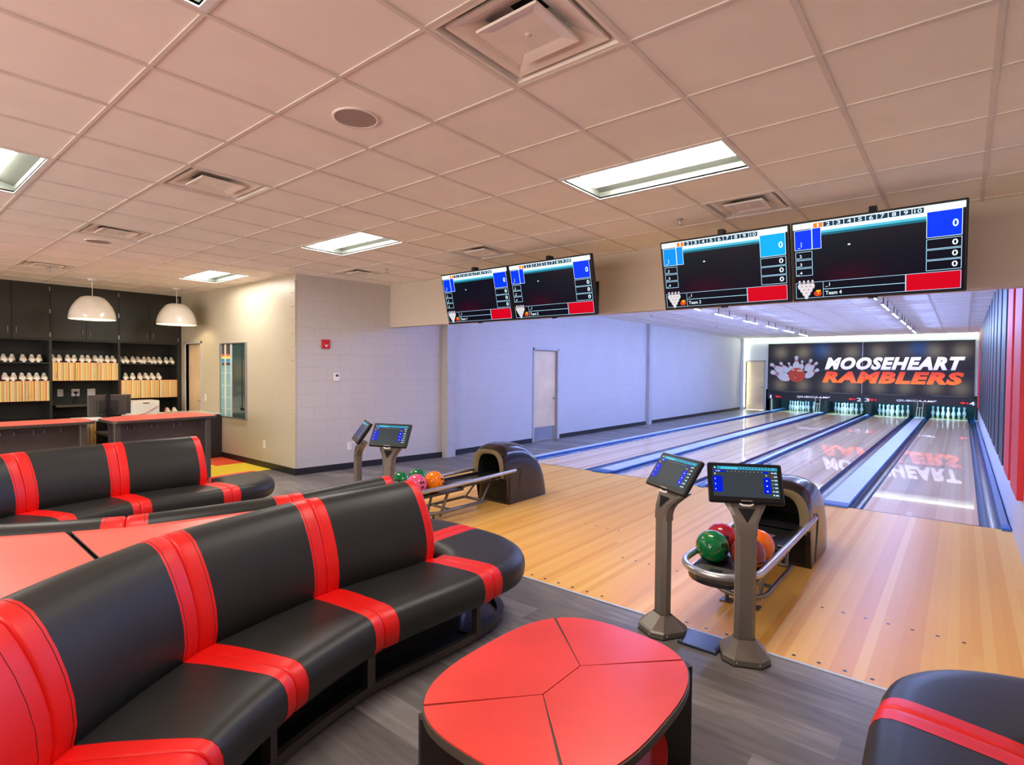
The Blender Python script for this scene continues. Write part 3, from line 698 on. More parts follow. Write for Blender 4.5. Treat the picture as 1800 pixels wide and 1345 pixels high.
def tv(cx,n,lab,c_hi):
    W,Hh,tilt=1.128,.645,.235; cy,cz=3.50,2.528
    t=thing('scoring_screen',lab,'screen',(cx,cy,cz),0,'scoring screens hanging above the approach')
    T=Matrix.Rotation(tilt,4,'X')   # leans: top towards the players
    MB().box(-W/2,W/2,0,.045,-Hh/2,Hh/2,M['bez'],T,b=.006).build('housing',t)
    MB().box(-.05,.05,.03,.12,-.25,.25,M['bez'],T).tube([(0,.06,0),(0,YS-cy,0)],.03,M['bez'],10).box(-.12,.12,YS-cy-.02,YS-cy,-.18,.18,M['bez']).box(-.025,.025,-.06,.02,.315,.36,M['bez']).build('ceiling_mount',t)
    MB().box(-.03,.03,.0,.02,-Hh/2-.012,-Hh/2,M['bez'],T).build('sensor',t)
    s=Scr(W-.03,Hh-.03,T@Matrix.Translation((0,-.001,0)))
    s.rect(0,0,1,1,KW)
    s.rect(0,0,1,.075,WB).rect(.12,.075,.80,.12,WB).rect(.12,.12,.80,.15,CY_).rect(.12,.15,.80,.18,CY2)
    for k in range(10):
        a=.135+k*.0655
        s.rect(a,.015,a+.061,.075,OR if k==0 else NV)
        w_=.024 if k<9 else .040
        s.txt(str(k+1),a+.03-w_/2*(.4 if k==0 else 1),.022,a+.03+w_/2*(.4 if k==0 else 1),.068,WB)
    s.frame(.008,.085,.125,.345,WB,.003,BL if c_hi!=BLC else BL2).frame(.125,.075,.185,.345,WB,.003,BL if c_hi!=BLC else BL2)
    s.txt('_1',.03,.24,.055,.32,WB)
    for k in range(3):
        v=.365+k*.11; s.frame(.012,v,.125,v+.10,LN); s.txt('_%d'%(k+2),.02,v+.04,.055,v+.085,WB)
    s.frame(.80,.075,.985,.375,WB,.003,c_hi); s.txt('0',.935,.19,.965,.275,WB,.02)
    for k in range(3):
        v=.39+k*.125; s.frame(.80,v,.985,v+.118,LN); s.txt('0',.935,v+.025,.965,v+.09,WB,.02)
    s.ell(.36,.335,.009,.010,WB)
    s.frame(.008,.775,.985,.985,LN,.003).frame(.19,.775,.69,.88,LN,.003).frame(.19,.877,.69,.985,LN,.003).frame(.69,.775,.985,.985,LN,.003,RD)
    s.txt('_1',.205,.80,.235,.85,WB).txt('Team %d'%n,.205,.905,.31,.955,WB)
    for row in range(4):
        for k in range(4-row): s.pin(.035+row*.0145+k*.029,.745+row*.045,.115)
    s.ell(.155,.93,.026,.036,emat('screen_ballred',(.85,.06,.01),1)); s.rect(.145,.885,.175,.905,YL).rect(.155,.885,.162,.935,YL)
    s.mb.build('display',t)
tv(-2.985,1,'scoring screen marked Team 1, leftmost of the four hanging screens',BL)
tv(-1.845,2,'scoring screen marked Team 2, right half of the left pair',BL)
tv(.045,3,'scoring screen marked Team 3, left half of the right pair, with sky-blue score box',BLC)
tv(1.185,4,'scoring screen marked Team 4, rightmost and largest in view',BL)
# ------------------------------------------------------------ kiosks
def kiosk(px,py,yaw,mx,my,mz,tilt,num,lab,W=.40,Hh=.235):
    t=thing('score_kiosk',lab,'kiosk',(px,py,0),0,'touch screen kiosks at the approach edge')
    TY=Matrix.Rotation(yaw,4,'Z')
    # base
    def octo(rx,ry,c): return [(-rx+c,-ry),(rx-c,-ry),(rx,-ry+c),(rx,ry-c),(rx-c,ry),(-rx+c,ry),(-rx,ry-c),(-rx,-ry+c)]
    rings=[(octo(.125,.13,.055),0),(octo(.125,.13,.055),.035),(octo(.118,.12,.05),.045),(octo(.065,.055,.022),.10),(octo(.058,.042,.02),.112)]
    mb=MB().grid([[(x,y,z) for x,y in r] for r,z in rings],M['grey'],TY,False,True)
    mb.prism(octo(.128,.133,.055),0,.006,M['base'],TY)
    mb.build('base',t)
    mb=MB()
    for x,y in ((-.06,-.131),(.06,-.131),(.126,-.05)): mb.sphere(.005,M['screw'],TY@Matrix.Translation((x,y,.022)),8)
    mb.build('screw',t)
    off=Vector((mx-px,my-py,0)); 
    q=[]
    P8=octo(.056,.036,.022); zt=.70
    mb=MB().grid([[(x,y,.10) for x,y in P8],[(x,y,zt) for x,y in P8]],M['grey'],TY,False,True); mb.build('pole',t)
    loc=TY.to_3x3().inverted()@off; dx,dy=loc.x,loc.y
    rows=[]
    for f,hw,hd,dz in ((0,.057,.037,0),(.12,.058,.037,.04),(.3,.064,.037,.075),(.5,.078,.036,.11),(.75,.102,.033,.15),(1,.125,.028,.195)):
        fx=dx*f*f; fy=(dy+.035)*f*f
        rows.append([(x*hw/.056+fx,y*hd/.036+fy,zt+dz) for x,y in octo(.056,.036,.014)])
    mb=MB().grid(rows,M['grey'],TY,False,True); mb.add(rows[-1],[tuple(range(8))],M['grey'],TY); 
    mb.build('neck',t)
    yv=-.040
    o=MB().add([(-.045+dx*.5,-.042+(dy+.035)*.5,zt+.150),(.045+dx*.5,-.042+(dy+.035)*.5,zt+.150),(dx*.1,-.044+(dy+.035)*.1,zt+.075)],[(0,2,1)],M['bez'],TY).build('triangle_inset',t); o['label']='black triangular inset'
    Tm_=Matrix.Translation(off+Vector((0,0,mz)))@Matrix.Rotation(yaw,4,'Z')@Matrix.Rotation(-tilt,4,'X')
    mb=MB().box(-W/2,W/2,0,.032,-Hh/2,Hh/2,M['bez'],Tm_,b=.008); mb.box(-.12,.12,.03,.05,-.09,.08,M['bez'],Tm_,b=.006)
    mb.box(-.03,.03,-.0012,0,-Hh/2+.010,-Hh/2+.014,M['greyL'],Tm_); mb.build('monitor',t)
    MB().tube([(-.035,.015,-Hh/2-.002),(-.02,.01,-Hh/2-.012),(.02,.01,-Hh/2-.012),(.035,.015,-Hh/2-.002)],.006,M['white'],6,T=Tm_).build('handle',t)
    s=Scr(W-.05,Hh-.055,Tm_@Matrix.Translation((0,-.0015,.004)))
    s.rect(0,0,1,1,DG).rect(0,0,1,.10,CN).rect(.13,.03,.40,.10,CY_).rect(.0,0,.075,.10,NV).txt(str(num),.02,.02,.055,.085,WB)
    s.rect(.38,.02,.95,.07,CY_)
    for k in range(11): s.rect(.40+k*.048,.03,.435+k*.048,.06,NV)
    s.rect(.02,.14,.20,.20,BD).txt('NAME',.05,.155,.12,.185,WB)
    for k in range(10): s.ell(.24+k*.058,.17,.005,.008,WB,8)
    s.rect(.775,.14,.86,.20,BD)
    s.rect(0,.34,.15,.86,BD).rect(.77,.34,.88,.86,BD).rect(.0,.22,.15,.33,DG)
    for k in range(4):
        s.txt(str(k+1),.03,.24+k*.17,.045,.29+k*.17,WB); s.ell(.825,.27+k*.17,.012,.018,WB,10)
    for k in range(7):
        v=.16+k*.12; s.ell(.915,v+.02,.013,.020,[WB,RP,PW,GR,GR,WB,WB][k],10).rect(.94,v,.985,v+.04,LN)
    s.mb.build('display',t)
kiosk(.812,1.70,.47,.799,1.715,.990,.51,4,'grey touch screen kiosk marked 4, rightmost, in front of the near ball rack')
kiosk(.322,1.70,-.56,.384,1.668,1.003,.59,3,'grey touch screen kiosk turned left with a washed-out screen, by the near ball rack')
kiosk(-2.46,1.75,.36,-2.40,1.71,.998,.50,2,'distant grey touch screen kiosk facing the camera, behind the sofas')
kiosk(-2.96,1.75,-.49,-2.83,1.69,1.003,.61,1,'distant grey touch screen kiosk seen nearly edge-on, leftmost of the four')
for cx,lab in ((.575,'dark blue floor plate joining the two near kiosk bases'),(-2.70,'dark blue floor plate joining the two distant kiosk bases')):
    t=thing('floor_cover_plate',lab,'cover plate',(cx,1.70,0))
    MB().box(-.115,.115,-.10,.10,0,.016,M['navy'],b=.003).build('plate',t)
    mb=MB()
    for x in (-.1,.1):
        for y in (-.085,.085): mb.sphere(.005,M['screw'],Matrix.Translation((x,y,.016)),8)
    mb.build('screw',t)
# ------------------------------------------------------------ ball returns
def ball_return(cx,lab1,lab2):
    t=thing('ball_rack',lab1,'ball rack',(cx,0,0),0,'ball return racks')
    zr=.385; hw=.235; yc=2.06
    path=[(hw,3.62,zr+.015),(hw,3.0,zr),(hw,2.4,zr-.004)]+[(hw*math.cos(a),yc+.26*math.sin(a)*1.0,zr-.005) for a in [-PI*k/14 for k in range(0,15)]]+[(-hw,2.4,zr-.004),(-hw,3.0,zr),(-hw,3.5,zr+.01)]
    MB().tube(path,.023,M['chrome'],12).build('rail',t)
    # tray
    mb=MB(); oy=[(hw-.03)*1.0]
    out=[((hw-.02)*math.cos(a),yc+.235*math.sin(a)) for a in [-PI*k/14 for k in range(0,15)]]
    mb.prism([(hw-.02,2.75)]+out+[(-hw+.02,2.75)],.30,.325,M['track']); mb.build('ball_tray',t)
    mb=MB()
    for k in range(8): pass
    mb.prism([(-.10,1.835),(.10,1.835),(.15,1.90),(.12,2.0),(-.12,2.0),(-.15,1.90)],.325,.372,M['frame']); mb.box(-.035,.035,1.85,1.93,.372,.378,M['bez'],b=.002); mb.build('hand_dryer',t)
    mb=MB().box(-.15,.15,2.75,3.7,.315,.345,M['track']).box(-.19,-.15,2.75,3.7,.32,.365,M['track'],b=.004).box(.15,.19,2.75,3.7,.32,.365,M['track'],b=.004)
    mb.text('HARMONY',0,.30,-.035,.035,mat('track_print',(.38,.42,.62),.4),Matrix.Translation((.03,2.78,.3462))@Matrix.Rotation(PI/2,4,'Z')@Matrix.Rotation(-PI/2,4,'X'),0,.02)
    mb.build('feed_track',t)
    for y in (2.75,3.3): MB().box(-hw,hw,y-.02,y+.02,.33,.345,M['frame']).build('cross_bracket',t)
    # lower loop
    zl=.10; h2=.165
    lp=[(h2,3.15,zl),(h2,2.50,zl)]+[(h2*math.cos(a),2.46+.15*math.sin(a),zl) for a in [-PI*k/10 for k in range(0,11)]]+[(-h2,2.5,zl),(-h2,3.15,zl)]
    MB().tube(lp,.017,M['chromeD'],10,closed=True).tube([(h2,2.62,zl),(-h2,2.62,zl)],.014,M['chromeD'],8).build('foot_rest_loop',t)
    for sx in (-1,1):
        MB().tube([(sx*h2*.8,3.13,zl),(sx*h2*.55,3.35,.33)],.012,M['chromeD'],8).build('support_tube',t)
        MB().tube([(sx*.10,2.50,.03),(sx*.12,2.62,.31)],.016,M['chromeD'],8).build('support_tube',t)
        MB().box(sx*.09-.04,sx*.09+.04,2.38,2.46,0,.008,M['frame']).tube([(sx*.09,2.42,.0),(sx*.09,2.42,.10)],.014,M['frame'],8).build('foot_plate',t)
    # hood
    t2=thing('ball_lift_hood',lab2,'ball return',(cx-.012,3.5,0),0,'ball lift hoods')
    secs=[(-.10,.245,.655),(-.06,.25,.69),(.0,.25,.71),(.12,.25,.722),(.28,.25,.71),(.42,.25,.67),(.55,.248,.59),(.66,.245,.48),(.73,.24,.36),(.765,.235,.20),(.77,.232,.0)]
    def arch(hw_,h,n=18,z0=0):
        pts=[]
        r=min(h-z0,.26)
        for k in range(n+1):
            a=PI*k/n; ca,sa=math.cos(a),math.sin(a)
            pts.append((hw_*(abs(ca)**.62)*(1 if ca>=0 else -1), h-r+r*(sa**.72 if sa>0 else 0)))
        return [(hw_,z0)]+pts+[(-hw_,z0)]
    rows=[]
    for y,hw_,h in secs:
        z0=.33 if y<0 else 0
        rows.append([(x,y,z) for x,z in arch(hw_,max(h,.001),z0=min(z0,h))])
    mb=MB().grid(rows[2:],M['hood']).grid(rows[:3],M['hood'])
    # front lower face
    mb.box(-.25,.25,.0,.012,0,.335,M['hood']); mb.box(-.20,.20,-.004,.0,.03,.29,M['bez'])
    # side recess panel
    mb.build('hood_shell',t2)
    inner=arch(.175,.60,z0=.33); outer=arch(.245,.655,z0=.33)
    mb=MB().grid([[(x,-.10,z) for x,z in outer],[(x,-.115,z) for x,z in outer]],M['lip']); 
    mid=[((a[0]+b[0])/2,(a[1]+b[1])/2) for a,b in zip(outer,inner)]
    mb.grid([[(x,-.115,z) for x,z in outer],[(x,-.118,z) for x,z in mid],[(x,-.09,z) for x,z in inner]],M['lip']); mb.build('opening_lip',t2)
    mb=MB().grid([[(x,-.09,z) for x,z in inner],[(x*.95,.45,z) for x,z in inner]],M['dark']); mb.add([(x*.95,.45,z) for x,z in inner],[tuple(range(len(inner)))],M['dark']); mb.box(-.18,.18,-.1,.45,.30,.33,M['dark']); mb.build('throat',t2)
    for sx in (-1,1):
        mb=MB().tube([(sx*.2515,.06,.44),(sx*.2515,.17,.43),(sx*.2515,.22,.38),(sx*.2515,.20,.25),(sx*.2515,.14,.02)],.006,M['hood'],6); mb.build('side_ridge',t2)
    return t
ball_return(.575,'near ball return rack with curved silver rail holding four balls','near glossy dark hood at the lane end of the ball rack')
ball_return(-2.66,'distant ball return rack with silver rails behind the sofa end','distant glossy dark hood at the lane end of the ball rack')
def ball(x,y,m,lab,g,rot=0):
    o=MB().sphere(.108,M[m],None,36)
    R=Matrix.Rotation(rot,4,'Z')@Matrix.Rotation(-.55,4,'X')
    t=thing('bowling_ball',lab,'bowling ball',(x,y,.433),0,g)
    o.build('ball_shell',t)
    mb=MB()
    for a,b in ((-.16,.0),(.16,.0),(0,-.45)):
        d=Vector((math.sin(a),-math.cos(a)*math.cos(b),math.sin(b)+.35)).normalized()
        q=(Matrix.Rotation(rot,4,'Z')@d.to_4d()).to_3d()
        mb.lathe([(.001,.002),(.0125,.0015),(.0135,-.0005)],M['dark'],Matrix.Translation(q*.1075)@q.to_track_quat('Z','Y').to_matrix().to_4x4(),12)
    mb.build('finger_hole',t)
g='bowling balls on the near rack'
ball(.452,2.20,'bG','green marbled bowling ball at the front left of the near rack',g,1.2); ball(.44,2.425,'bR','crimson bowling ball behind the green one on the near rack',g,.5)
ball(.680,2.425,'bO','bright orange bowling ball at the back right of the near rack',g,2.5); ball(.682,2.20,'bM','maroon bowling ball partly hidden by the kiosk pole',g,2.9)
g='bowling balls on the distant rack'
ball(-2.80,2.16,'bG','green bowling ball at the front left of the distant rack',g,.6); ball(-2.80,2.40,'bG','green bowling ball at the back left of the distant rack',g,2.6)
ball(-2.565,2.18,'bP','pink bowling ball on the distant rack just above the sofa back',g,1.5); ball(-2.55,2.41,'bO2','speckled orange bowling ball on the distant rack',g,1.9)
# ------------------------------------------------------------ sofas
JA=[(( .166,-1.61),( .404,-1.23)),((-.333,-1.155),(-.035,-.836)),((-.696,-.61),(-.254,-.434)),((-.83,.072),(-.385,.096)),((-.807,.81),(-.363,.865))]
CXI=-1.11
def lerp(a,b,t): return tuple(p+(q-p)*t for p,q in zip(a,b))
def herm(p0,p1,t0,t1,t):
    h=t*t; g=h*t
    return tuple((2*g-3*h+1)*a+(g-2*h+t)*c+(-2*g+3*h)*b+(g-h)*d for a,b,c,d in zip(p0,p1,t0,t1))
def frames(j0,j1,n):
    """list of (t,B,D): back point and unit direction to the lip, depth"""
    out=[]
    def nrm(j): 
        d=Vector((j[1][0]-j[0][0],j[1][1]-j[0][1])); return d.normalized(),d.length
    d0,l0=nrm(j0); d1,l1=nrm(j1)
    tb=(Vector(j1[0])-Vector(j0[0])).length; tl=(Vector(j1[1])-Vector(j0[1])).length
    p0=Vector((-d0.y,d0.x)); p1=Vector((-d1.y,d1.x))
    for t in n:
        B=Vector(herm(j0[0],j1[0],p0*tb,p1*tb,t))*.45+Vector(lerp(j0[0],j1[0],t))*.55; L=Vector(herm(j0[1],j1[1],p0*tl,p1*tl,t))*.45+Vector(lerp(j0[1],j1[1],t))*.55
        out.append((t,B,L-B))
    return out
SEAT=[(-.16,.275),(-.16,.425),(0,.432),(.25,.440),(.60,.443),(.80,.443),(.89,.440),(.955,.430),(1.005,.410),(1.035,.380),(1.045,.345),(1.035,.30),(1.01,.272),(.95,.262),(.85,.262)]
BACKP=[(-.06,.40),(.000,.425),(.012,.50),(.005,.58),(-.015,.66),(-.045,.74),(-.08,.81),(-.115,.862),(-.150,.890),(-.185,.902),(-.22,.897),(-.25,.875),(-.262,.83),(-.262,.60),(-.25,.28)]
def sweepcushion(fr,prof,scaled,mir,T,band=.055,name='seat',parent=None,ends=True,wide=0,cnt=0,b0=True,b1=True):
    """rounded upholstered piece with red band near each end"""
    mb=MB(); n=len(fr); cen=(sum(p[0] for p in prof)/len(prof),sum(p[1] for p in prof)/len(prof))
    rows=[]
    for i,(t,B,D) in enumerate(fr):
        dist=min(t,1-t); e=1.0
        L=D.length
        rd=D.normalized()
        row=[]
        sh={0:.016,1:.006,2:.0015}.get(min(i,n-1-i),0) if ends else 0
        for (s,z) in prof:
            q=s*L if scaled else s
            ds=cen[0]-s; dz=cen[1]-z; ll=math.hypot(ds*L if scaled else ds,dz) or 1
            q+=(ds*L if scaled else ds)/ll*sh; z2=z+dz/ll*sh
            x=B.x+rd.x*q; y=B.y+rd.y*q
            if mir: x=2*CXI-x
            row.append((x,y,z2))
        rows.append(row)
    tot=sum((fr[i+1][1]+fr[i+1][2]*.5-fr[i][1]-fr[i][2]*.5).length for i in range(n-1))
    cum=0
    for i in range(n-1):
        seg=(fr[i+1][1]+fr[i+1][2]*.5-fr[i][1]-fr[i][2]*.5).length; mid=cum+seg/2; cum+=seg
        red=(mid<band and b0) or (mid>tot-(wide or band) and b1)
        if cnt: red=i<cnt or i>=n-1-cnt
        a,b=rows[i],rows[i+1]
        if mir: a,b=b,a
        mb.grid([a,b],M['red'] if red else M['blk'],smooth=True,wrap=True)
    for e,rw in ((0,rows[0]),(1,rows[-1])):
        mb.add(rw,[tuple(range(len(rw)))],M['red'] if ((b0 if e==0 else b1)) else M['blk'])
    # merge verts so shading is smooth across strips
    o=mb.build(name,parent)
    import bmesh
    bm=bmesh.new(); bm.from_mesh(o.data); bmesh.ops.remove_doubles(bm,verts=bm.verts,dist=.0004); bmesh.ops.recalc_face_normals(bm,faces=bm.faces); bm.to_mesh(o.data); bm.free()
    # stitch lines at the band borders
    return o,rows
def tlist(tot,band=.063):
    b=band/tot
    base=[0,.004,.010,.02,b*.5,b,1-b,1-b*.5,.98,.99,.996,1]
    k=max(4,int(tot/.09)); base+=[b+(1-2*b)*i/k for i in range(1,k)]
    return sorted(set(round(x,5) for x in base))
def stitch(mb,rows,ts,b,mir,k0=1,k1=None):
    """thin seam cord along the profile at parameter b"""
    i=min(range(len(ts)),key=lambda q:abs(ts[q]-b)); rw=rows[i][k0:k1]
    mb.tube([(x,y,z) for x,y,z in rw],.0013,M['seam'],5,cap=False)
def sofa(lab,mir,dx,dy=0):
    t=thing('curved_sofa',lab,'sofa',(CXI+dx,dy,0),0,'curved black and red sofas')
    T=Matrix.Translation((-CXI,0,0))
    parts=[]
    J=JA+[]
    for k in range(len(J)-1):
        tot=(Vector(J[k+1][0])-Vector(J[k][0])).length
        ts=sorted(set(tlist(tot,.083)+tlist(tot,.070))); fr=frames(J[k],J[k+1],ts)
        fr=[(a,b,c) for a,b,c in fr]
        # small gap between modules
        o,rows=sweepcushion(fr,SEAT,True,mir,T,.086,'seat_cushion',t,wide=.2 if k==0 else 0); parts.append(o)
        sm=MB(); tb=.085/tot
        for bb in (.083/tot,1-.083/tot):
            sm=MB(); stitch(sm,rows,ts,bb,mir,2,12); parts.append(sm.build('seam',o))
        o,rows=sweepcushion(fr,BACKP,False,mir,T,.074,'backrest',t,wide=.2 if k==0 else 0); parts.append(o)
        for bb in (.070/tot,1-.070/tot):
            sm=MB(); stitch(sm,rows,ts,bb,mir,1,12); parts.append(sm.build('seam',o))
        # base frame: posts, rails, dark inside
        fb=MB(); fd=MB()
        n=12; F=frames(J[k],J[k+1],[i/n for i in range(n+1)])
        def P(F_,s,z):
            q=F_[1]+F_[2].normalized()*(F_[2].length*s if s>0 else s); x=q.x
            return ((2*CXI-x if mir else x),q.y,z)
        SF=.80
        for (z0,z1,th) in ((.02,.06,.03),(.245,.272,.03)):
            rws=[]
            for q in F: rws.append([P(q,SF,z0),P(q,SF,z1),P(q,SF-.07,z1),P(q,SF-.07,z0)])
            fb.grid(rws,M['frame'],smooth=False,wrap=True)
        for q0,q1 in ((0,.035),(.965,1)):
            qs=frames(J[k],J[k+1],[q0,q1]); rws=[[P(q,SF+.004,.02),P(q,SF+.004,.27),P(q,SF-.08,.27),P(q,SF-.08,.02)] for q in qs]
            fb.grid(rws,M['frame'],smooth=False,wrap=True)
            for r_2 in rws: fb.add(r_2,[(0,1,2,3)],M['frame'])
        rws=[[P(q,.45,.0),P(q,.45,.27)] for q in F]; fd.grid(rws,M['dark'],smooth=False)
        rws=[[P(q,.70,.0),P(q,.70,.02),P(q,-.1,.02)] for q in F]; fd.grid(rws,M['dark'],smooth=False)
        rws=[[P(q,-.24,.0),P(q,-.24,.29)] for q in F]; fd.grid(rws,M['dark'],smooth=False)
        parts.append(fb.build('base_frame',t)); parts.append(fd.build('base_back_panel',t))
    # end quarter piece
    pv=(CXI,.90); a0=J[-1]
    n=20; fr=[]
    for i in range(n+1):
        u=i/n
        if i==0: B=Vector(a0[0]); L=Vector(a0[1])
        ang=u*PI/2
        # lip path: superellipse from (-.363,.865) to (CXI+.01,1.49)
        ex=.86; L=Vector((CXI+.747*abs(math.cos(ang))**ex, .865+.625*abs(math.sin(ang))**ex))
        if i==n: L=Vector((CXI,1.49))
        B=Vector(lerp(a0[0],(CXI,.93),min(1,u*1.0)))
        fr.append((u,B,L-B))
    # rows parallel to the two joints so the red bands keep one width
    d0=Vector(a0[1])-Vector(a0[0]); nn=Vector((-d0.y,d0.x)).normalized()
    head=[(q*.1,Vector(a0[0])+nn*q,Vector(a0[1])+nn*q-Vector((.0,0))-(Vector(a0[0])+nn*q)) for q in (0,.004,.010,.03,.055,.083)]
    tail=[(1-q*.1,Vector((CXI+q,.93)),Vector((0,.56-q*q*.3))) for q in (.083,.055,.03,.010,.004,0)]
    mid_=[]
    hB,hL=head[-1][1],head[-1][1]+head[-1][2]; tB,tL=tail[0][1],tail[0][1]+tail[0][2]
    for i in range(1,16):
        u=i/16; a_=u*PI/2; ex=.86
        L=Vector((tL.x+(hL.x-tL.x)*abs(math.cos(a_))**ex, hL.y+(tL.y-hL.y)*abs(math.sin(a_))**ex))
        B=hB.lerp(tB,u); mid_.append((.1+.8*u,B,L-B))
    fr=head+mid_+tail
    SQ=[(.02,.275),(.02,.430)]+[(0.25,.438)]+SEAT[4:]
    def smp(F_):
        return F_
    o,rows=sweepcushion(fr,SQ,True,mir,T,.066,'end_seat_cushion',t,cnt=5); parts.append(o)
    fb=MB(); fd=MB()
    def P(F_,s,z):
        q=F_[1]+F_[2]*s; x=q.x
        return ((2*CXI-x if mir else x),q.y,z)
    for (z0,z1) in ((.02,.06),): fb.grid([[P(q,.80,z0),P(q,.80,z1),P(q,.72,z1),P(q,.72,z0)] for q in fr],M['frame'],smooth=False,wrap=True)
    for q in (fr[0],fr[-1]):
        fb.tube([P(q,.78,.02),P(q,.78,.27)],.014,M['frame'],6)
    fd.grid([[P(q,.78,.0),P(q,.78,.03),P(q,.35,.032),P(q,.35,.27)] for q in fr],M['navy'],smooth=False)
    parts.append(fb.build('base_frame',t)); parts.append(fd.build('base_back_panel',t))
    # move everything to be local to the empty
    done=set()
    for o in parts:
        if o.data.name in done: continue
        done.add(o.data.name)
        if not o.data.get('moved'): o.data.transform(T); o.data['moved']=1
    return t
sA=sofa('long curved black and red sofa in the foreground beside the red coffee table',False,0)
sB=sofa('curved black and red sofa behind the foreground one, only its back tops and end showing',True,0)
copytree(sA,(CXI-3.40,0,0),'curved black and red sofa at the far left in front of the reception counter')
copytree(sB,(2.28,-.05,0),'black and red sofa end at the bottom right corner of the view')
# drink tables between the backs
def rp(k,off=-.275):
    j=JA[k]; d=(Vector(j[1])-Vector(j[0])).normalized(); p=Vector(j[0])+d*off; return p
def smoothpoly(poly,r=.05,n=5):
    out=[]
    N=len(poly)
    for i in range(N):
        p=Vector(poly[i]); a=Vector(poly[i-1]); b=Vector(poly[(i+1)%N])
        d0=(a-p); d1=(b-p); rr=min(r,d0.length*.4,d1.length*.4); p0=p+d0.normalized()*rr; p1=p+d1.normalized()*rr
        for k in range(n+1):
            u=k/n; out.append(tuple((p0*(1-u)**2+p*2*u*(1-u)+p1*u*u)))
    return out
def drink_table(poly,lab,dx,z=.865):
    c=(sum(p[0] for p in poly)/len(poly),sum(p[1] for p in poly)/len(poly))
    t=thing('drink_table',lab,'table',(c[0]+dx,c[1],0),0,'red drink tables between sofa backs')
    T=Matrix.Translation((-c[0],-c[1],0))
    P=smoothpoly(poly,.035)
    area=sum(P[i-1][0]*P[i][1]-P[i][0]*P[i-1][1] for i in range(len(P)))
    if area<0: P=P[::-1]
    MB().prism(P,z-.03,z-.002,M['edgeB'],T).build('table_edge',t)
    Q=[(c[0]+(x-c[0])*.988,c[1]+(y-c[1])*.988) for x,y in P]
    MB().prism(Q,z-.004,z,M['lamC'],T).build('tabletop',t)
    MB().box(-.04,.04,-.20,.20,0,z-.03,M['leg']).build('pedestal',t)
    return t
a2=rp(2,-.262); a1=rp(1,-.262); a0_=rp(0,-.262); a3=(-1.06,-.12)
mx_=lambda p:(2*CXI-p[0],p[1])
cut=-.905
def atcut(p,q,y): f=(y-p[1])/(q[1]-p[1]); return (p[0]+(q[0]-p[0])*f,y)
A=tuple(a2);Bp=tuple(a1)
c1=atcut(A,Bp,cut); c2=atcut(A,Bp,cut-.012)
north=[(-1.095,-.14),A,c1,(mx_(c1)[0],cut+.02),mx_(A),(-1.125,-.14)]
south=[c2,Bp,tuple(a0_),mx_(tuple(a0_)),mx_(Bp),(mx_(c2)[0],cut+.008)]
for dx,n_ in ((0,'between the foreground sofa backs'),):
    drink_table(north,'pointed red drink table with black edge '+n_+', the lane-side piece',dx); drink_table(south,'broad red drink table with black edge '+n_+', the camera-side piece',dx)
# ------------------------------------------------------------ coffee table
t=thing('coffee_table','low red coffee table with rounded corners and dark legs on the grey floor','table',(.597,.178,0))
def sq(cx,cy,rx,ry,n=64,e=.70):
    return [(cx+rx*abs(math.cos(a))**e*(1 if math.cos(a)>=0 else -1),cy+ry*abs(math.sin(a))**e*(1 if math.sin(a)>=0 else -1)) for a in [2*PI*i/n for i in range(n)]]
O=sq(0,0,.405,.525)
MB().prism(O,.418,.447,M['edge']).build('table_edge',t)
# four top segments separated by dark seams
S0=Vector((.0,.125)); S1=Vector((.0,-.125))
cor=[(-.325,.412),(.29,.434),(.30,-.43),(-.275,-.438)]
def ang(p): return math.atan2(p[1],p[0])
def seg(pa,pb,inner):
    a0,a1=ang(pa),ang(pb)
    while a1<a0: a1+=2*PI
    O2=sq(0,0,.401,.521,240)
    pts=[]
    for i in range(480):
        p=O2[i%240]; a=ang(p)
        while a<a0: a+=2*PI
        if a<=a1: pts.append((a,p))
    pts=sorted(set(pts)); return [p for a,p in pts]+inner
gp=.0022
def inset(poly,d):
    c=Vector((sum(p[0] for p in poly)/len(poly),sum(p[1] for p in poly)/len(poly)))
    out=[];N=len(poly)
    for i in range(N):
        a,p,b=Vector(poly[i-1]),Vector(poly[i]),Vector(poly[(i+1)%N])
        e0=(p-a).normalized() if (p-a).length>1e-6 else Vector((0,0)); e1=(b-p).normalized() if (b-p).length>1e-6 else Vector((0,0))
        n=Vector((-(e0.y+e1.y),e0.x+e1.x)); 
        if n.length<1e-6: out.append(tuple(p)); continue
        out.append(tuple(p+n.normalized()*d))
    return out
TR,TL,BL_,BR=cor[1],cor[0],cor[3],cor[2]
s0,s1=tuple(S0),tuple(S1)
for pa,pb,inn in ((TR,TL,[s0]),(TL,BL_,[s1,s0]),(BL_,BR,[s1]),(BR,TR,[s0,s1])):
    MB().prism(inset(seg(pa,pb,inn),gp),.444,.452,M['lam']).build('tabletop_segment',t)
for (x,y,a) in ((.27,.43,.8),(-.25,.41,2.3),(.27,-.41,-.8),(-.25,-.41,-2.3)):
    MB().box(-.11,.06,-.02,.02,0,.418,M['leg'],Matrix.Translation((x,y,0))@Matrix.Rotation(math.atan2(y,x),4,'Z')).build('leg',t)
MB().prism(sq(0,0,.34,.43),.14,.165,M['lam']).build('lower_shelf',t)
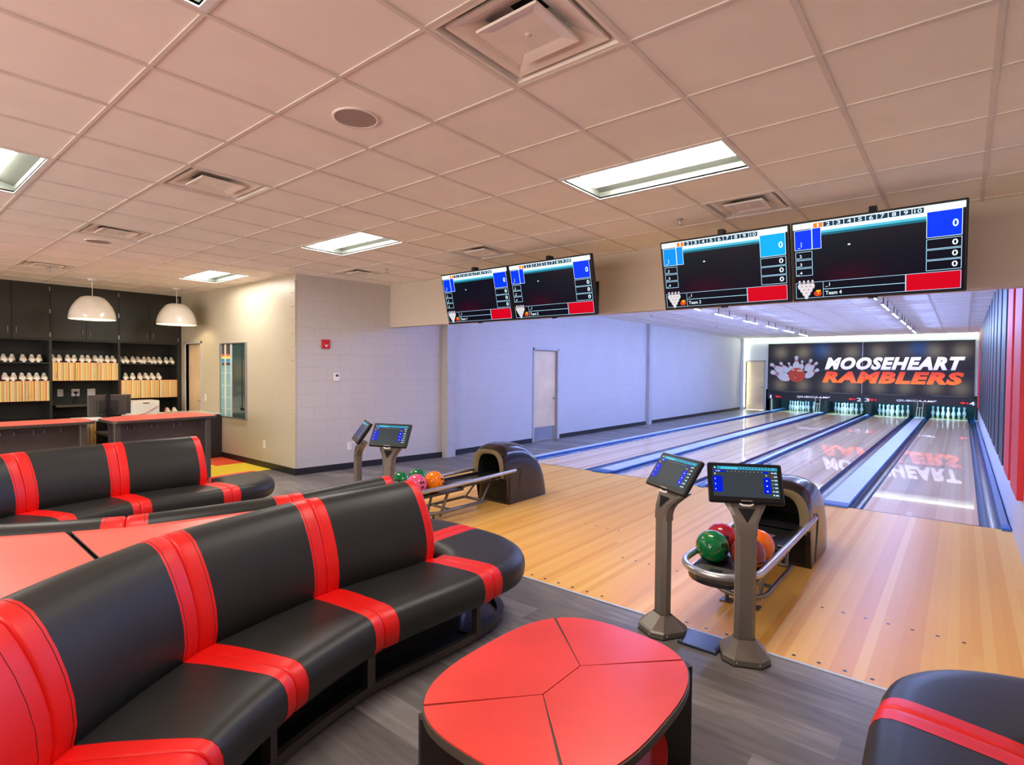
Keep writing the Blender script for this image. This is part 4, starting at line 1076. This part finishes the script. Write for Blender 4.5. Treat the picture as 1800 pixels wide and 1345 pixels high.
# ------------------------------------------------------------ reception: tall cabinets
XF=-10.35; XB=-10.80
un=[(-.27,.72),(.72,1.71),(1.71,2.70)]
ul=['left tall charcoal cabinet with two striped doors showing','middle tall charcoal cabinet with striped doors above the outlets','right tall charcoal cabinet beside the beige wall door']
for k,(y0,y1) in enumerate(un):
    t=thing('tall_cabinet',ul[k],'cabinet',(XB,(y0+y1)/2,0),0,'tall charcoal cabinets')
    T=Matrix.Translation((-XB,-(y0+y1)/2,0))
    mb=MB().box(XB,XF,y0,y0+.018,0,H-.008,M['cab'],T).box(XB,XF,y1-.018,y1,0,H-.008,M['cab'],T).box(XB,XF,y0+.018,y1-.018,2.05,2.07,M['cab'],T).box(XB,XF,y0+.018,y1-.018,H-.026,H-.008,M['cab'],T).box(XB,XB+.01,y0+.018,y1-.018,0,H-.03,M['cabI'],T)
    mb.build('carcass',t)
    ym=(y0+y1)/2
    for s_,(a,b) in enumerate(((y0+.012,ym-.003),(ym+.003,y1-.012))):
        d=MB().box(XF,XF+.018,a,b,2.075,H-.02,M['cab'],T,b=.002).build('door',t)
        hy=b-.05 if s_==0 else a+.05
        MB().tube([(XF+.018,hy,2.16),(XF+.04,hy,2.165),(XF+.04,hy,2.255),(XF+.018,hy,2.26)],.005,M['steel'],6,T=T).build('handle',d)
        if s_==(1 if k<2 else 1):
            for z in (2.15,2.55,2.93): MB().box(XF+.005,XF+.022,b-.002,b+.014,z-.035,z+.035,M['steel'],T).build('hinge',d)
    sh=[1.655,.68] if k!=1 else [.68]
    for z in sh: MB().box(XB+.01,XF-.005,y0+.018,y1-.018,z,z+.018,M['cab'],T).build('shelf',t)
    if k==1: MB().box(XB+.01,XF-.02,y0+.07,y1-.33,.895,.925,M['frame'],T).build('shelf',t)
    zb=(1.015,1.36) if k!=1 else (1.355,1.68)
    MB().box(XB+.01,XF-.004,y0+.02,y1-.02,zb[0],zb[1],M['shoeR'],T).build('striped_box',t)
    w3=(y1-y0-.04)/3
    for q in range(3):
        a=y0+.02+q*w3
        d=MB().box(XF-.004,XF+.014,a+.004,a+w3-.004,zb[0]+.004,zb[1]-.004,M['strA'] if k==0 or (k==1 and q==0) else M['strB'],T).build('striped_door',t); d['label']='door with multicoloured vertical stripes'
        hy=a+(.05 if q!=1 else w3-.05)
        MB().tube([(XF+.014,hy,zb[0]+.05),(XF+.03,hy,zb[0]+.055),(XF+.03,hy,zb[0]+.135),(XF+.014,hy,zb[0]+.14)],.004,M['steel'],6,T=T).build('handle',d)
tag(box1('filler_panel',XB,XF,2.70,CY,0,H-.008,M['cab']),'narrow charcoal filler panel between the tall cabinets and the beige wall','panel')
# outlets in the middle cabinet
for y,lab in ((.93,'left of three'),(1.15,'middle of three, with a black plug'),(1.385,'right of three, behind the monitor')):
    t=thing('wall_outlet','white outlet plate in the dark cabinet niche, '+lab,'outlet',(XB+.01,y,1.13),0,'outlets in the cabinet niche')
    MB().box(0,.008,-.042 if y<1 else -.06,.042 if y<1 else .06,-.065,.065,M['white'],b=.002).build('plate',t)
    if abs(y-1.15)<.01:
        MB().box(.008,.05,-.025,.025,-.02,.02,M['bez']).build('plug',t); MB().tube([(.04,0,-.02),(.06,-.01,-.10),(.03,-.04,-.20),(.02,-.05,-.24)],.006,M['bez'],6).build('cord',t)
# shoes
def shoe_parts():
    # toe points +x ; length .28
    t=thing('bowling_shoe','', 'shoe')
    secs=[(.0,.030,.085,.03),(-.02,.044,.085,.0),(-.06,.046,.070,.0),(-.12,.042,.075,.0),(-.17,.038,.095,.0),(-.22,.037,.105,.0),(-.27,.034,.110,.0),(-.285,.026,.105,.0)]
    secs=[(.135,.018,.035),(.13,.030,.048),(.11,.042,.060),(.07,.049,.072),(.02,.047,.088),(-.03,.041,.104),(-.08,.037,.108),(-.12,.034,.110),(-.138,.026,.105)]
    def rw(x,w,h): return [(x,w*math.cos(a)*(1 if math.sin(a)<.6 else .92),.018+(h-.018)*max(0,math.sin(a))**.8) for a in [PI*i/10 for i in range(11)]]
    R=[rw(*s) for s in secs]
    mb=MB(); mb.grid(R[:6],M['shoe']); mb.add(R[0],[tuple(range(11))],M['shoe']); mb.build('upper',t)
    mb=MB(); mb.grid(R[5:],M['shoeR']); mb.add(R[-1],[tuple(range(11))],M['shoeR']); o=mb.build('heel_counter',t); o['label']='red heel'
    mb=MB(); mb.grid([[(x+ .004*(1 if x>0 else -1),w*1.06,0),(x+.004*(1 if x>0 else -1),w*1.06,.02),(x,-w*1.06,.02),(x,-w*1.06,0)] for x,w,h in secs],M['shoeK'],smooth=False,wrap=True); mb.add([(.139,.019,0),(.139,.019,.02),(.139,-.019,.02),(.139,-.019,0)],[(0,1,2,3)],M['white']); mb.build('sole',t)
    mb=MB()
    for k in range(4): x=.035-k*.022; z=.088+k*.007; mb.tube([(x,-.022,z-.006),(x,0,z+.003),(x,.022,z-.006)],.0035,M['white'],5)
    mb.lathe([(.022,.108),(.026,.116),(.02,.12)],M['shoeK'],Matrix.Translation((-.085,0,0)),12); mb.build('laces',t)
    return t
proto=shoe_parts(); first=True
onum=['first','second','third','fourth','fifth','sixth','seventh','eighth','ninth','tenth','eleventh']
rowsS=[('upper shelf of the left cabinet','left',1.673,[.03,.145,.245,.385,.50,.595,.0-.07],.0),('upper row of the middle cabinet','left',1.68,[.775,.865,.985,1.075,1.19,1.275,1.385,1.47,1.565,1.65],0),
('upper shelf of the right cabinet','left',1.673,[1.77,1.855,1.97,2.06,2.155,2.24,2.325,2.42,2.535,2.63],0),('lower row of the left cabinet','left',1.36,[.16,.265,.37,.465,.56,.66],0),('lower row of the right cabinet','left',1.36,[1.85,1.965,2.085,2.185,2.29,2.40],0),('low shelf beside the printer','left',.70,[2.42,2.54],0)]
# left row re-ordered left to right as seen
for (nm_,sd,z,ys,_) in rowsS:
    ys=sorted(ys)
    for q,y in enumerate(ys):
        lab=f'white shoe with red heel, {onum[q]} from left on the {nm_}'
        o=proto if first else copytree(proto)
        first=False
        o.location=(XF-.16 if z>1 else -10.0,y-(.03 if z<1 else 0),z); o.rotation_euler=(0,0,random.uniform(-.25,.12)); o.scale=(1,1.0,1.2)
        o['label']=lab; o['category']='shoe'; o['group']='bowling shoes on the '+nm_
# ------------------------------------------------------------ reception counters
def counter(y0,y1,xf,xb,zt,lab,tipl,hooks):
    t=thing('reception_counter',lab,'counter',((xf+xb)/2,(y0+y1)/2,0),0,'reception counters')
    T=Matrix.Translation((-(xf+xb)/2,-(y0+y1)/2,0))
    pl=[(xf,y0),(xf,y1-.10),(xf-.08,y1),(xb,y1),(xb,y0)] if not tipl else [(xf,y0+.02),(xf-.06,y1-.03),(xf-.16,y1),(xb,y1),(xb,y0+.40),(xb+.30,y0+.0)]
    P=smoothpoly(pl,.10,6)
    MB().prism(P,zt-.032,zt-.003,M['edge'],T).build('countertop_edge',t)
    c=(sum(p[0] for p in P)/len(P),sum(p[1] for p in P)/len(P))
    MB().prism([(c[0]+(x-c[0])*.98,c[1]+(y-c[1])*.985) for x,y in P],zt-.005,zt,M['lamC'],T).build('countertop',t)
    xp=xf-.32
    MB().box(xp-.02,xp,y0+.05,y1-.10,.0,zt-.032,mat('counter_brown',(.075,.052,.046),.4),T).box(xb+.02,xp-.02,y0+.05,y1-.10,.70,.73,M['leg'],T).build('front_panel',t)
    for y in (y0+.10,y1-.12): MB().box(xf-.20,xf-.12,y-.035,y+.035,0,zt-.032,M['frame'],T,b=.006).build('post',t)
    for y in hooks:
        MB().box(xp,xp+.006,y-.012,y+.012,zt-.13,zt-.08,M['edge'],T).tube([(xp+.004,y,zt-.09),(xp+.035,y,zt-.10),(xp+.035,y,zt-.13),(xp+.02,y,zt-.14)],.004,M['steel'],6,T=T).build('bag_hook',t)
    return t
counter(-2.0,.49,-6.66,-7.35,.925,'left reception counter with a red top and dark front panel',False,[-.38,-.26,-.08,.02,.18])
counter(.58,1.89,-6.47,-7.40,.925,'right reception counter with a red top and dark front panel',True,[.83,.91,1.11,1.18,1.38,1.46,1.64])
t=thing('under_counter_cabinet','striped cabinet standing in the gap between the two reception counters','cabinet',(-7.67,.60,0))
MB().box(-.25,.25,-.11,.16,0,.86,M['cab']).box(-.27,.27,-.12,.2,.86,.885,M['white']).build('body',t); MB().box(.25,.265,-.11,.052,.02,.855,M['strA']).build('striped_door',t)
o=MB().lathe([(.001,0),(.09,0),(.09,.84),(.08,.85),(.001,.852)],mat('blue_grey',(.07,.09,.17),.4),None,18).build('waste_bin'); o.location=(-7.50,.87,0); tag(o,'tall blue-grey bin behind the gap between the counters','bin')
t=thing('side_cabinet','low dark cabinet with a pale top against the beige wall by the mirror','cabinet',(-8.95,2.40,0))
MB().box(-.45,.45,-.36,.35,0,.78,M['leg']).build('body',t); MB().box(-.47,.47,-.38,.355,.78,.80,M['whiteG']).build('top',t); MB().box(.45,.465,-.33,.30,.06,.76,M['shoeK']).build('door',t)
# staff desk
t=thing('staff_desk','low grey work desk behind the reception counters','desk',(-7.95,.2,0))
MB().box(-.40,.35,-2.0,.22,.72,.75,M['frame']).box(-.40,-.02,.22,1.0,.72,.75,M['frame']).build('desktop',t)
for y in (-1.9,.9): MB().box(-.35,-.05,y-.02,y+.02,0,.72,M['leg']).build('leg',t)
t=thing('computer_monitor','black computer monitor seen from behind on the reception desk','monitor',(-7.90,.90,.75))
Tm_=Matrix.Rotation(.10,4,'Z')
MB().box(-.02,.02,-.24,.24,.15,.45,M['frame'],Tm_,b=.005).build('screen_back',t); MB().box(.02,.045,-.13,.13,.19,.38,M['cab'],Tm_,b=.005).build('rear_housing',t)
MB().box(.03,.06,-.02,.02,.0,.47,M['bez'],Tm_).box(-.10,.12,-.12,.12,0,.012,M['bez'],Tm_).build('stand',t)
MB().tube([(.05,-.02,.28),(.09,-.08,.14),(.07,-.03,.05),(.04,.03,.14),(.06,.08,.22)],.005,M['bez'],6).tube([(.05,.02,.26),(.08,.14,.10),(.05,.26,.06)],.005,M['bez'],6).build('cable',t)
t=thing('computer_monitor','smaller dark monitor angled beside the one on the reception desk','monitor',(-8.15,1.12,.75))
Tm_=Matrix.Rotation(-.35,4,'Z')
MB().box(-.02,.02,-.14,.14,.15,.44,M['frame'],Tm_,b=.005).build('screen_back',t); MB().box(-.02,.04,-.02,.02,0,.2,M['bez'],Tm_).box(-.08,.1,-.1,.1,0,.012,M['bez'],Tm_).build('stand',t)
t=thing('low_worktop','low grey worktop along the foot of the tall cabinets','worktop',(-10.03,1.2,0))
MB().box(-.31,.31,-1.4,1.5,.665,.70,M['frame']).build('top',t); MB().box(-.26,.26,-1.36,1.46,0,.665,M['cab']).build('body',t)
t=thing('printer','white office printer on the low worktop below the right cabinet','printer',(-10.03,1.95,.70))
MB().box(-.20,.20,-.17,.25,0,.29,M['white'],b=.01).build('body',t); MB().box(-.18,.18,-.30,-.17,0,.24,M['white'],b=.01).build('side_unit',t)
MB().box(-.05,.05,-.27,-.18,.24,.33,M['white']).build('paper_stack',t); MB().box(.201,.206,-.02,.08,.24,.255,M['frame']).box(.201,.206,-.12,.20,.02,.03,M['frame']).build('slot',t)
MB().tube([(.21,-.14,.03),(.21,.02,.06),(.21,.23,.19)],.004,M['shoeR'],5).build('red_cord',t)
o=MB().prism([(-.30,-.55),(.28,-.60),(.30,.18),(-.28,.32)],0,.012,M['white'],Matrix.Rotation(-.03,4,'Z')).build('paper_sheet'); o.location=(-7.75,-.22,.93); o.rotation_euler=(0,-.0,0)
tag(o,'large pale sheet of paper spread behind the left counter','paper')
o.location=(-7.78,-.25,.752)
t=thing('papers_stack','stack of white papers on the desk behind the left counter','papers',(-7.60,.02,.764))
for k in range(4): MB().box(-.14+.01*k,.13+.008*k,-.10,.11-.015*k,.03*k,.03*k+.028,M['white'],Matrix.Rotation(.15*k,4,'Z')).build('paper',t)
rr=random.Random(5)
for k in range(9):
    y=.12+k*.085+ (0.0)
    o=MB().prism(smoothpoly([(-.03,-.02),(.03,-.025),(.035,.02),(-.02,.03)],.01,2),0,.03+.03*rr.random(),M['white' if k%2 else 'shoeK']).build('desk_clutter')
    o.location=(-8.06+.05*rr.random(),y-.03,.75); tag(o,f'small {"white" if k%2 else "black"} item on the desk behind the counter, {onum[k]} from the left','desk item','small items on the reception desk')
